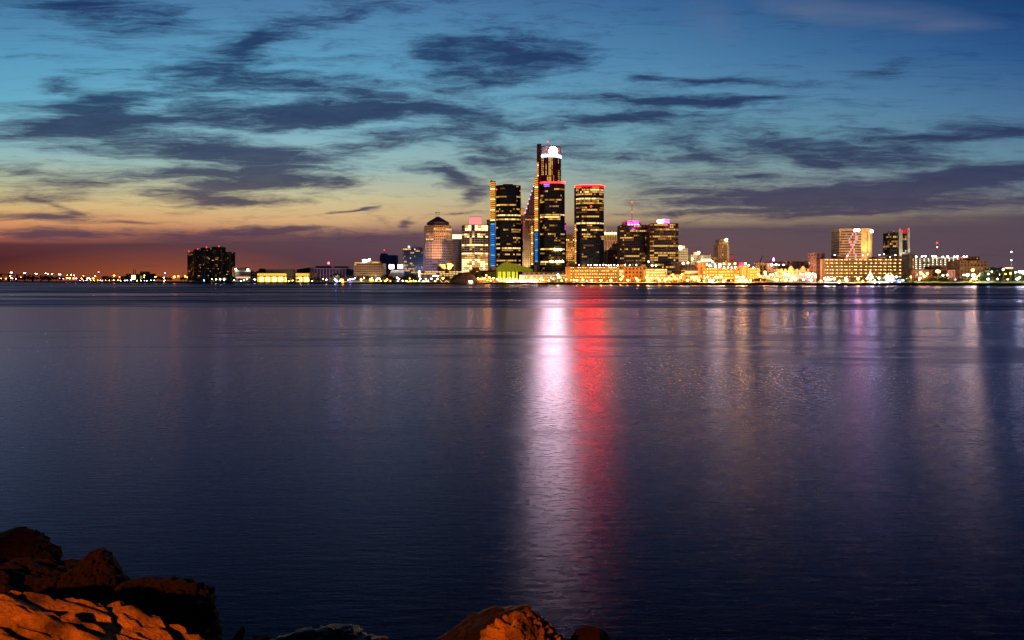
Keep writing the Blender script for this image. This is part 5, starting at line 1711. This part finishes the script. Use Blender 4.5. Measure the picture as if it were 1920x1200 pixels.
lamps([(677, 524, 'y', 1.5, 45), (682.5, 521, 'w', 1.1, 22), (687.5, 521.3, 'w', 1.2, 26), (694.5, 524, 'y', 1.5, 40), (697, 521.8, 'y', 1.1, 18), (699.5, 526, 'y', .8, 12), (705.5, 525.8, 'w', 1, 16), (707.5, 522.2, 'w', 1, 18), (711.5, 522.3, 'w', 1.1, 20), (714, 528, 'y', 1, 14), (722, 530.4, 'o', 1.1, 12), (724, 530.4, 'y', .8, 9), (726, 524, 'o', 1, 12), (732, 528, 'o', .7, 6), (744.5, 520.3, 'c', .9, 9), (748.5, 522.5, 'w', .8, 9), (746, 528.5, 'w', .9, 10), (755, 526.5, 'w', .9, 12), (762.5, 527.6, 'y', 1.1, 20), (768, 522.5, 'o', .8, 8), (775.5, 526.5, 'y', .9, 12), (788, 522.7, 'w', 1.2, 26), (798.5, 522.6, 'y', .8, 8)], (6, 24), 'in front of the cream office and the stadium')
lamps([(794, 526.8, 'b', 1.2, 14), (800, 528.6, 'y', .8, 10), (809, 522.5, 'w', 1, 16), (820.5, 522.5, 'y', 1.2, 30), (830.7, 522.3, 'y', 1.5, 40), (803, 526.4, 'w', .8, 10), (816, 528.2, 'y', .9, 12), (770, 527, 'y', 1, 14), (779, 528.4, 'y', .9, 14), (763, 530, 'g', .7, 6), (786, 530, 'g', .7, 6)], (6, 24), 'in front of the curved deck')
lamps([(896, 522, 'y', 1.1, 18), (901, 523, 'y', 1, 16), (906, 522.6, 'y', 1, 16), (911.5, 516, 'o', 1.3, 90), (909.5, 522, 'y', 1.1, 16), (917.5, 520.7, 'y', 1.3, 90), (925, 522, 'y', 1.2, 22), (931.5, 523.5, 'p', .9, 14), (914, 525.5, 'o', .9, 9), (920, 526, 'y', .8, 10)], (8, 30), 'left of the yellow-green glass hall')
lamps([(935 + i * 5.5, 525.5 + (i % 2) * .6, 'y', .8, 12) for i in range(12)] + [(951 + i * 5.05, 528.2, 'w' if i % 3 else 'y', 1.35, 55) for i in range(12)] + [(1013, 523.5, 'y', 1, 20), (1018, 525, 'y', 1, 16), (1029, 526, 'y', 1, 20), (1046, 515.5, 'w', 1.6, 30), (1047, 520, 'w', 1.5, 30), (1053, 526, 'y', .9, 16), (1061.5, 524, 'y', .9, 14), (1037, 523, 'w', .8, 12), (1071, 525, 'o', .9, 10)], (7, 22), 'in front of the white podium')
lamps([(1081.5, 525.5, 'y', 1.5, 60), (1092.5, 525, 'y', 1.5, 60), (1109, 525.3, 'y', 1.5, 60), (1126.8, 525.5, 'y', 1.6, 70), (1145.3, 525.5, 'y', 1.6, 70), (1101, 528, 'b', .7, 8), (1076, 524.5, 'w', .9, 16), (1117, 530, 'r', .7, 6), (1138.5, 529.5, 'r', .7, 7), (1164, 523, 'y', 1.6, 60), (1168, 519, 'y', 1.2, 30), (1177, 525.4, 'y', 1.4, 45), (1193, 522, 'y', 1.1, 20), (1196.5, 525.5, 'y', 1.4, 45), (1215.8, 525.3, 'y', 1.6, 60), (1212, 520.3, 'y', 1.1, 26), (1222, 522, 'w', 1.1, 24), (1236.5, 525.6, 'y', 1.6, 60), (1232, 520.5, 'y', 1, 20)], (6, 14), 'in front of the tan garage')
lamps([(1216, 490.3, 'w', 1.0, 30), (1222.8, 498.6, 'c', 1.2, 30), (1230, 498.3, 'w', 1, 20), (1251, 523, 'y', 1.5, 50), (1247, 525, 'y', 1.5, 50), (1254.5, 520.5, 'y', 1, 24), (1258, 523, 'o', 1.3, 30), (1261, 515.6, 'y', 1.2, 34), (1266.5, 522, 'y', 1.5, 50), (1272.5, 525, 'y', 1.4, 50), (1276, 520, 'y', 1.3, 40), (1279, 515, 'y', 1.4, 46), (1281, 494, 'w', 1.5, 46), (1289.5, 525.3, 'y', 1.6, 60), (1287, 520, 'y', 1.3, 40), (1293, 519.6, 'y', 1.3, 40), (1298.5, 520, 'y', 1.3, 40), (1305, 520.4, 'y', 1.4, 44), (1310.5, 525.3, 'y', 1.5, 60), (1302, 524.6, 'o', 1, 30), (1290, 493, 'w', 1.2, 22), (1310, 490.6, 'w', .8, 14)], (10, 60), 'in the blazing yard below the yellow stone tower')
lamps([(1325, 496, 'w', 1.2, 26), (1331, 498.5, 'w', 1.6, 40), (1336.5, 490.7, 'w', 1.1, 22), (1340.5, 494.8, 'w', 1.1, 26), (1341.5, 500, 'w', 1.5, 34), (1349.5, 496, 'w', 2.0, 60), (1349.5, 500, 'w', 1.7, 50), (1357.5, 494.5, 'y', 1.2, 20), (1367.5, 495.5, 'y', 1.2, 16), (1378, 494.5, 'y', 1.2, 16), (1397.5, 494.5, 'y', 1.4, 20), (1357.5, 501.5, 'c', 1, 20), (1365, 501.2, 'w', 1, 24), (1372, 501.6, 'p', .9, 18), (1378.5, 501, 'w', 1.2, 24), (1387, 501.3, 'w', 1, 22), (1404, 497.5, 'w', 1.1, 20), (1412.5, 501.5, 'w', .9, 14)], (85, 100), 'rising behind the orange garage roof')
lamps([(1331, 525.2, 'w', 1.3, 40), (1336.8, 525, 'w', 1.2, 34), (1342, 520, 'y', 1.3, 36), (1346, 519.5, 'y', 1.4, 40), (1327, 519, 'y', 1.2, 30), (1352, 519, 'y', 1.3, 34), (1321, 521.5, 'o', 1.2, 36), (1357, 528.8, 'y', 1.8, 80), (1361, 524.5, 'y', 1.1, 26), (1365, 525, 'w', 1, 20), (1381.5, 519, 'y', 1.6, 50), (1386, 520, 'y', 1.4, 40), (1378, 525, 'y', 1.4, 50), (1389, 525.5, 'w', 1.8, 80), (1393.5, 519.6, 'y', 1.9, 90), (1396, 526, 'y', 1.7, 80), (1400, 528, 'y', 1.4, 50), (1384, 528, 'y', 1.3, 50), (1408, 525.2, 'w', 1.3, 40), (1415.5, 524.8, 'p', .9, 20), (1425.5, 525.3, 'w', 1.2, 36), (1370, 529, 'y', 1, 24), (1346, 529, 'y', 1, 20), (1334, 530, 'y', .9, 14), (1320, 530.2, 'y', 1, 16)], (8, 40), 'in front of the long orange garage')
lamps([(1422, 514.3, 'y', 1.1, 30), (1426, 518, 'o', 1.2, 30), (1434.5, 511, 'y', 1.7, 80), (1435, 515.5, 'w', 1, 24), (1440.5, 519.6, 'y', 1.3, 36), (1444.5, 515.2, 'y', 1.1, 30), (1449, 515.3, 'w', 1.1, 30), (1455, 512.4, 'w', 1, 26), (1453, 524, 'y', 1.5, 50), (1458, 524.3, 'w', 1.6, 60), (1463, 524.3, 'y', 1.6, 60), (1469.5, 512.3, 'y', 1.7, 80), (1475, 514, 'w', 1.2, 36), (1478.5, 514, 'w', 1.3, 40), (1468, 519.5, 'y', 1.2, 36), (1474, 519.5, 'y', 1.3, 40), (1474, 524.6, 'w', 1.4, 50), (1487.5, 519.3, 'w', 1.3, 40), (1502, 518.5, 'y', 1.4, 46), (1496, 524.5, 'w', 1.6, 60), (1491.5, 524.8, 'w', 1.2, 40), (1506, 524.6, 'w', 1.1, 30), (1512, 513.6, 'y', 1.6, 60), (1516.5, 513, 'w', 1.1, 28), (1520, 513.3, 'w', 1.2, 30), (1524, 513.2, 'w', 1.2, 30), (1528, 514, 'w', 1.1, 26), (1516, 518.5, 'y', 1.4, 46), (1521, 519, 'y', 1.5, 50), (1529, 519, 'y', 1.4, 46), (1521, 525.2, 'b', 1.7, 70), (1505, 513.4, 'w', .9, 20), (1500, 512.6, 'y', .8, 16), (1484, 524.5, 'y', 1.1, 30)], (15, 60), 'in front of the gabled hall')
lamps([(1447, 496.5, 'w', 1.6, 40), (1455, 496.5, 'w', 1.4, 30), (1461, 497.5, 'w', 1, 16), (1469, 497, 'w', 1.2, 24)], (110, 120), 'beside the block with the violet beacon')
lamps([(1546, 523, 'w', 1.4, 50), (1550, 523.5, 'w', 1.4, 50), (1553.5, 523, 'w', 1.4, 50), (1557, 523.4, 'w', 1.3, 40), (1563.8, 522.3, 'w', 1.6, 60), (1585.5, 523, 'w', 1.5, 50), (1588, 527, 'w', .9, 16), (1609, 523, 'y', 1.8, 70), (1574, 528.5, 'y', 1.0, 20), (1618, 528, 'y', .9, 16), (1626, 522, 'w', 1.2, 26), (1635, 520, 'c', 2.0, 70), (1640, 526, 'c', 1, 20), (1648, 522, 'w', 1.2, 30), (1663, 520.5, 'w', 1.6, 50), (1672, 517.5, 'w', 1.5, 40), (1681, 519.5, 'w', 1.2, 26), (1701, 522.5, 'y', 1.2, 30), (1693, 525, 'c', .9, 14), (1708, 519, 'y', .9, 14), (1725, 522, 'w', 1, 20)], (6, 26), 'in front of the huge dark garage')
lamps([(1723, 524, 'w', 1.1, 18), (1726, 511, 'o', 1.3, 24), (1733, 517.8, 'y', 1.2, 22), (1739, 513.5, 'o', 1, 14), (1734.5, 518, 'y', 1, 14), (1729, 513, 'o', 1.2, 18), (1738.5, 512.6, 'o', 1.2, 18), (1756, 523.2, 'c', .7, 9), (1768, 516, 'w', .9, 12), (1776, 515.5, 'w', 1, 14), (1792, 524, 'p', 1, 16), (1807, 515.5, 'w', .9, 14), (1814, 516, 'w', 1.9, 60), (1825.5, 516.5, 'w', 2.4, 70), (1824, 506.3, 'y', 1.6, 44), (1824, 523, 'y', 1.6, 50), (1829, 523.6, 'y', 1.1, 30), (1820.8, 529.5, 'o', 1.2, 30), (1837.5, 515, 'w', 1, 16), (1847, 515.5, 'y', 1, 14), (1757.5, 508.5, 'y', 1.8, 26), (1760, 508.7, 'y', 1.8, 26)], (8, 50), 'in front of the white lit garage')
lamps([(1853, 513.5, 'c', .9, 10), (1860, 510, 'c', .8, 8), (1852.5, 523.7, 'c', 1.1, 20), (1870, 523, 'w', .8, 8), (1889.5, 523.8, 'y', .8, 10), (1907.5, 523.6, 'c', 1.2, 22), (1873.5, 515, 'w', .9, 12), (1881, 505.6, 'w', 1, 10), (1885, 514, 'o', .9, 8), (1895, 512.4, 'y', .8, 8), (1901, 511.8, 'p', .8, 9), (1912, 509.2, 'c', 1.6, 40), (1917.5, 509.8, 'w', 1.6, 40), (1919, 511.5, 'w', 1.3, 24), (1896, 472.5, 'c', .7, 7), (1896.3, 487.8, 'c', .6, 5), (1904, 510.5, 'w', .7, 8), (1912, 519.5, 'y', .8, 8)], (8, 40), 'at the far right end of the bank')
b_ = Bld('lit_shelter', 'small shelter with a glowing yellow roof beyond the trees at far right', 1888, 1900, 140)
s_ = MB(); s_.box(-b_.w / 2, b_.w / 2, 0, 8, 0, b_.z(504)); b_.part('wall', s_, TANB)
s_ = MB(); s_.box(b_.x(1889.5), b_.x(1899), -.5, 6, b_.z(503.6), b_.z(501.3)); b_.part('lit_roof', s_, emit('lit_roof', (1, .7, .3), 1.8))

# ------------------------------------------------------------------ tents and small waterfront things
def tent(px0, px1, ytop, off, m, label):
    b = Bld('marquee_tent', label, px0, px1, off, 'tent', 'tents on the waterfront')
    w = b.w
    ze = b.z(ytop) * .45
    fp = rect(w, w * .8)
    s = MB(); s.prism(fp, ze, b.z(ytop), top=rect(.5, .5, 0, w * .4)); b.part('roof', s, m)
    s = MB(); s.box(-w / 2 + .2, w / 2 - .2, w * .75, w * .78, 0, ze); s.box(-w / 2, w / 2, -.05, .05, ze - .5, ze - .01); b.part('valance', s, m)
    for sx_ in (-1, 1):
        for yy in (0.2, w * .7):
            s = MB(); s.bar((sx_ * (w / 2 - .3), yy, 0), (sx_ * (w / 2 - .3), yy, ze), .12); b.part('pole', s, STEEL)
    lm = MB(); lm.ball((0, w * .4, ze * .75), .5); b.part('tent_lamp', lm, emit('tent_lamp', (1, .95, .8), 110, True))
    return b


tent(1659, 1679, 512.5, 22, CANVAS, 'big white peaked marquee tent lit from inside')
tent(1629, 1639, 507.5, 24, CANVAS, 'tall white pavilion tent with a spire left of the big marquee')
for i, (a_, c_, y_, m_, l_) in enumerate(((1638, 1646, 526, CANVAS, 'small white tent left of the big marquee'), (1647, 1654, 526.3, CANVAS, 'small white tent touching the blue canopy'), (1669, 1683, 523, TARP, 'blue canopy right below the big marquee'), (1684, 1695, 523.5, TARP, 'blue canopy farthest right of the tents'), (1571, 1578, 526.5, CANVAS, 'small cream tent in front of the huge garage, left of the round kiosk'))):
    tent(a_, c_, y_, 14, m_, l_)
b_ = Bld('round_kiosk', 'dark round kiosk with a cone roof in front of the huge garage', 1588, 1600, 16, 'kiosk')
f_ = ngon(b_.w / 2 * .8, 10, 0, 4)
s_ = MB(); s_.prism(f_, 3.0, b_.z(522), top=ngon(.3, 10, 0, 4)); b_.part('roof', s_, SLATE)
for x_, y_ in f_[::2]:
    s_ = MB(); s_.bar((x_ * .85, 4 + (y_ - 4) * .85, 0), (x_ * .85, 4 + (y_ - 4) * .85, 3.2), .15); b_.part('post', s_, DARKC)
b_ = Bld('arch_canopy', 'thin white arched canopy near the maroon tower', 1534, 1543, 18, 'canopy')
s_ = MB()
n_ = 12
for i in range(n_):
    a0, a1 = math.pi * i / n_, math.pi * (i + 1) / n_
    r0 = b_.w / 2
    s_.bar((-r0 * math.cos(a0), 0, r0 * 1.3 * math.sin(a0)), (-r0 * math.cos(a1), 0, r0 * 1.3 * math.sin(a1)), .3)
b_.part('arch', s_, WHITE)
for i in (2, 4, 6, 8, 10):
    a0 = math.pi * i / 12
    s_ = MB(); s_.bar((-r0 * math.cos(a0), 0, 0), (-r0 * math.cos(a0), 0, r0 * 1.3 * math.sin(a0)), .15); b_.part('rod', s_, WHITE)
# pair of leaning lit masts
b_ = Bld('zigzag_sculpture', 'zigzag of orange lit beams on the bank left of the dark mound', 824, 843, 6, 'sculpture')
for (a_, ya, c_, yc) in ((825, 525.5, 830, 532), (833, 532, 837, 526), (837, 526, 843, 532)):
    s_ = MB(); s_.bar((b_.x(a_), 0, max(0, b_.z(ya))), (b_.x(c_), 0, max(0, b_.z(yc))), .35); b_.part('beam', s_, emit('orange_beam', (1, .5, .15), 2.2))
# low river-front walls that catch the lamp light
for a_, c_, y_, m_, lab in ((360, 384, 526.5, ORANGEB, 'low orange lit quay wall left of the dark apartment towers'), (762, 823, 527.6, wall('yellow_green_wall', (.4, .4, .05)), 'low yellow-green quay wall left of the zigzag beams'), (900, 976, 528.6, CREAM, 'low cream quay wall below the glass hall'),
                            (1066, 1250, 529.2, TANB, 'low tan quay wall below the tan garage'), (1252, 1420, 528.6, CREAM, 'low cream quay wall below the long orange garage'), (1420, 1532, 528.8, CREAM, 'low cream quay wall below the gabled hall'), (1545, 1712, 528.8, GREYC, 'low grey quay wall below the huge dark garage')):
    s_ = MB()
    px_ = a_
    while px_ < c_:
        q_ = min(px_ + 12, c_)
        D1, D2 = bD(px_) + 16, bD(q_) + 16
        h1, h2 = max(.8, Z(y_, D1) - G), max(.8, Z(y_, D2) - G)
        s_.face([(X(px_, D1), D1, G), (X(q_, D2), D2, G), (X(q_, D2), D2, G + h2), (X(px_, D1), D1, G + h1)])
        s_.face([(X(px_, D1), D1, G + h1), (X(q_, D2), D2, G + h2), (X(q_, D2 + .5), D2 + .5, G + h2), (X(px_, D1 + .5), D1 + .5, G + h1)])
        px_ = q_
    o = s_.build('quay_wall', m_)
    tag(o, lab, 'wall')

# ------------------------------------------------------------------ near shore rocks
def rock_mat(name, c0, c1, rough, bump):
    m, nt, p = mat_base(name)
    p.inputs['Specular IOR Level'].default_value = .18
    N, Lk = nt.nodes.new, nt.links.new
    t = N('ShaderNodeTexCoord')
    n = N('ShaderNodeTexNoise'); n.inputs['Scale'].default_value = 2.2; n.inputs['Detail'].default_value = 9; n.inputs['Roughness'].default_value = .65
    Lk(t.outputs['Object'], n.inputs['Vector'])
    r = N('ShaderNodeValToRGB')
    r.color_ramp.elements[0].position = .35; r.color_ramp.elements[0].color = (*c0, 1)
    r.color_ramp.elements[1].position = .65; r.color_ramp.elements[1].color = (*c1, 1)
    Lk(n.outputs[0], r.inputs[0]); Lk(r.outputs[0], p.inputs['Base Color'])
    n2_ = N('ShaderNodeTexNoise'); n2_.inputs['Scale'].default_value = 22; n2_.inputs['Detail'].default_value = 8; n2_.inputs['Roughness'].default_value = .7
    Lk(t.outputs['Object'], n2_.inputs['Vector'])
    b = N('ShaderNodeBump'); b.inputs['Strength'].default_value = bump; b.inputs['Distance'].default_value = .08
    Lk(n2_.outputs[0], b.inputs['Height']); Lk(b.outputs[0], p.inputs['Normal'])
    p.inputs['Roughness'].default_value = rough
    return m


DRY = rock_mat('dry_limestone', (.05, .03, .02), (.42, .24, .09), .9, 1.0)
WET_DIM = rock_mat('wet_dimmed_rock', (.002, .001, .001), (.013, .0035, .0025), .8, 1.0)  # wet stone darkened further: weak light on the back rocks put into colour
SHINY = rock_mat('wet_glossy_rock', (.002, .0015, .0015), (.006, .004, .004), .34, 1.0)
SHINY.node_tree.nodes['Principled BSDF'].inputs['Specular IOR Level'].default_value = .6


def rock(label, loc, size, seed, m, rot=(0, 0, 0), cuts=9, rough_=.10, strata=0.0, sub=5, cutr=(.56, .86)):
    bm = bmesh.new()
    bmesh.ops.create_icosphere(bm, subdivisions=sub, radius=1.0)
    r_ = random.Random(seed)
    planes = []
    for _ in range(int(cuts * 1.8)):
        d = Vector((r_.gauss(0, 1), r_.gauss(0, 1), r_.gauss(0, 1))).normalized()
        planes.append((d, r_.uniform(*cutr)))
    off_ = Vector((seed * 3.1, seed * 1.7, 0))
    for v in bm.verts:
        c = v.co.copy()
        for d, k in planes:
            e = c.dot(d) - k
            if e > 0:
                c -= d * e * .98
        p_ = c * 1.6 + off_
        dn = noise.fractal(p_, 1.0, 2.0, 6) * rough_
        nn = v.co.normalized()
        c += nn * dn
        c += nn * noise.fractal(p_ * 5, .8, 2.1, 6) * rough_ * .42
        vd = noise.voronoi(p_ * 1.7 + Vector((noise.noise(p_ * 2), 0, 0)) * .5)[0]
        c -= nn * max(0.0, .13 - (vd[1] - vd[0])) * rough_ * 5.0
        vd = noise.voronoi(p_ * 5.0)[0]
        c -= nn * (.4 - vd[0]) * rough_ * .22
        if strata:
            q = c.x * .8 + off_.x
            lay = noise.noise(Vector((c.x * .9 + off_.x, c.y * 3.5 + c.z * 2, c.z * 5)))
            st = abs(((c.z * 4.5 + lay * 1.6) % 1.0) - .5)
            c += Vector((nn.x * .3, nn.y, nn.z * .5)) * (st - .25) * strata
            rg_ = noise.ridged_multi_fractal(Vector((c.x * .7 + off_.x, c.y * 3.2, c.z * 1.5)), 1.0, 2.0, 5, 1.0, 2.0)
            c.z -= max(0, .9 - rg_) * strata * .9
        v.co = Vector((c.x * size[0], c.y * size[1], c.z * size[2]))
    me = bpy.data.meshes.new('rock')
    bm.to_mesh(me)
    bm.free()
    me.materials.append(m)
    for p_ in me.polygons:
        p_.use_smooth = True
    me.set_sharp_from_angle(angle=R(18))
    o = bpy.data.objects.new('rock', me)
    o.location = loc
    o.rotation_euler = tuple(R(a) for a in rot)
    link(o)
    tag(o, label, 'rock')
    return o


def at(px, py, D):
    return (X(px, D), D, Z(py, D))


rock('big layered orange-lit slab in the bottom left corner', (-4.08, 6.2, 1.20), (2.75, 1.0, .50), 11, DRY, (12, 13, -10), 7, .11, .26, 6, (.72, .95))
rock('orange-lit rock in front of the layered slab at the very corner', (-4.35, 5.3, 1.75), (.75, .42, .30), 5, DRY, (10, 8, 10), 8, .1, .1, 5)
rock('rounded dark rock farthest out in the water at left', (-9.0, 11.9, .12), (1.02, .8, .62), 21, WET_DIM, (0, 6, 12))
rock('dim red boulder between the rounded dark rock and the slab', (-6.25, 8.9, .85), (.85, .7, .72), 8, WET_DIM, (5, 0, 40), 5, .12)
rock('dim red boulder at the left frame edge', (-6.9, 8.3, 1.0), (.9, .8, .72), 31, WET_DIM, (8, -6, 10), 5, .12)
rock('dark peaked rock standing just above the slab', (-5.42, 8.7, .72), (.52, .55, .85), 61, WET_DIM, (0, 4, 20), 5, .10, 0, 5, (.75, .92))
rock('low dark rock with a red lit top right of the peaked rock', (-4.45, 8.4, .72), (.92, .7, .62), 17, WET_DIM, (0, -7, 6), 5, .13, 0, 5, (.65, .9))
rock('black rock low in the shade right of the slab', (-3.85, 8.0, .35), (.5, .5, .62), 19, WET_DIM, (0, 0, 60), 5, .12)
rock('small dark stone wedged between the slab and the peaked rock', (-5.0, 7.7, 1.0), (.35, .3, .3), 52, WET_DIM, (0, 0, 20), 5, .12, 0, 4)
rock('small dark stone at the water edge below the rounded rock', (-7.2, 10.6, .15), (.5, .4, .3), 54, WET_DIM, (0, 0, 50), 5, .12, 0, 4)
rock('low wet stone just beyond the stub of rock', (-3.5, 9.3, -.02), (.4, .3, .16), 56, WET_DIM, (0, 0, 10), 5, .12, 0, 4)
rock('thin black stub of rock poking up right of the slab', (-3.72, 9.0, .0), (.09, .12, .48), 23, WET_DIM, (0, 22, 0), 5, .08, 0, 4)
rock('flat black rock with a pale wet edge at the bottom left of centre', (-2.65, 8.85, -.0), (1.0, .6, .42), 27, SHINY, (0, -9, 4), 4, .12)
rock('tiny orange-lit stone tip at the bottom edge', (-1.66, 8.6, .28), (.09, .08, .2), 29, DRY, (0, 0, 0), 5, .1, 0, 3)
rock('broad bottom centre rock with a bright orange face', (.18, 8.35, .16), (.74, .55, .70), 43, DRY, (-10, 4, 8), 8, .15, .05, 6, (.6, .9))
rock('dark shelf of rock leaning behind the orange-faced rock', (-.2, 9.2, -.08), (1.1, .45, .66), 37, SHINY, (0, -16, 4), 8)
rock('small black pointed rock right of the orange-faced rock', (1.0, 8.7, -.05), (.5, .45, .62), 47, WET_DIM, (0, 0, 30), 9, .06, 0, 4, (.5, .8))

# near bank under the rocks
nb_ = MB()
nxn, nyn = 40, 16
for i in range(nxn):
    for j in range(nyn):
        def pt(i_, j_):
            x = -14 + 28 * i_ / nxn
            y = -6 + 15.4 * j_ / nyn + (1.6 if x < -4 else 0) * (j_ / nyn)
            z = 2.6 if y < 2 else 2.6 - (y - 2) * .47
            z += noise.noise(Vector((x * .9, y * .9, 0))) * .18
            return (x, y, z)
        nb_.face([pt(i, j), pt(i + 1, j), pt(i + 1, j + 1), pt(i, j + 1)])
nb_.build('near_riverbank', wall('dark_gravel', (.03, .022, .018), .95, .5, 2.0), kind='structure')

# sodium street lamp behind the camera that lights the near rocks
ld = bpy.data.lights.new('sodium_street_lamp', 'SPOT')
ld.energy = 31000
ld.color = (1.0, .20, .007)
ld.shadow_soft_size = .15
ld.spot_size = R(52)
ld.spot_blend = .7
o = bpy.data.objects.new('sodium_street_lamp', ld)
o.location = (-9.5, -7, 7.5)
o.rotation_euler = (Vector((-2.2, 7.6, 1.0)) - Vector(o.location)).to_track_quat('-Z', 'Y').to_euler()
link(o)

# place words for things that would otherwise share a label
ORD = ['first', 'second', 'third', 'fourth', 'fifth', 'sixth', 'seventh', 'eighth', 'ninth', 'tenth', 'eleventh', 'twelfth', 'thirteenth', 'fourteenth', 'fifteenth', 'sixteenth', 'seventeenth', 'eighteenth', 'nineteenth', 'twentieth']
same = {}
for o in C.objects:
    if o.parent is None and 'label' in o and o.get('category') in ('lamp', 'tree'):
        same.setdefault(o['label'], []).append(o)
for lab, objs in same.items():
    if len(objs) < 2:
        continue
    objs.sort(key=lambda q: q.location.x / q.location.y)
    n = len(objs)
    for i, o in enumerate(objs):
        if i == 0:
            w = 'leftmost such'
        elif i == n - 1:
            w = 'rightmost such'
        elif i < 20 and i <= n // 2:
            w = ORD[i] + ' from left'
        else:
            w = ORD[min(19, n - 1 - i)] + ' from right'
        o['label'] = '%s, %s' % (lab, w)
for o in C.objects:
    if 'label' in o and len(o['label'].split()) > 16:
        print('LONG', o['label'])
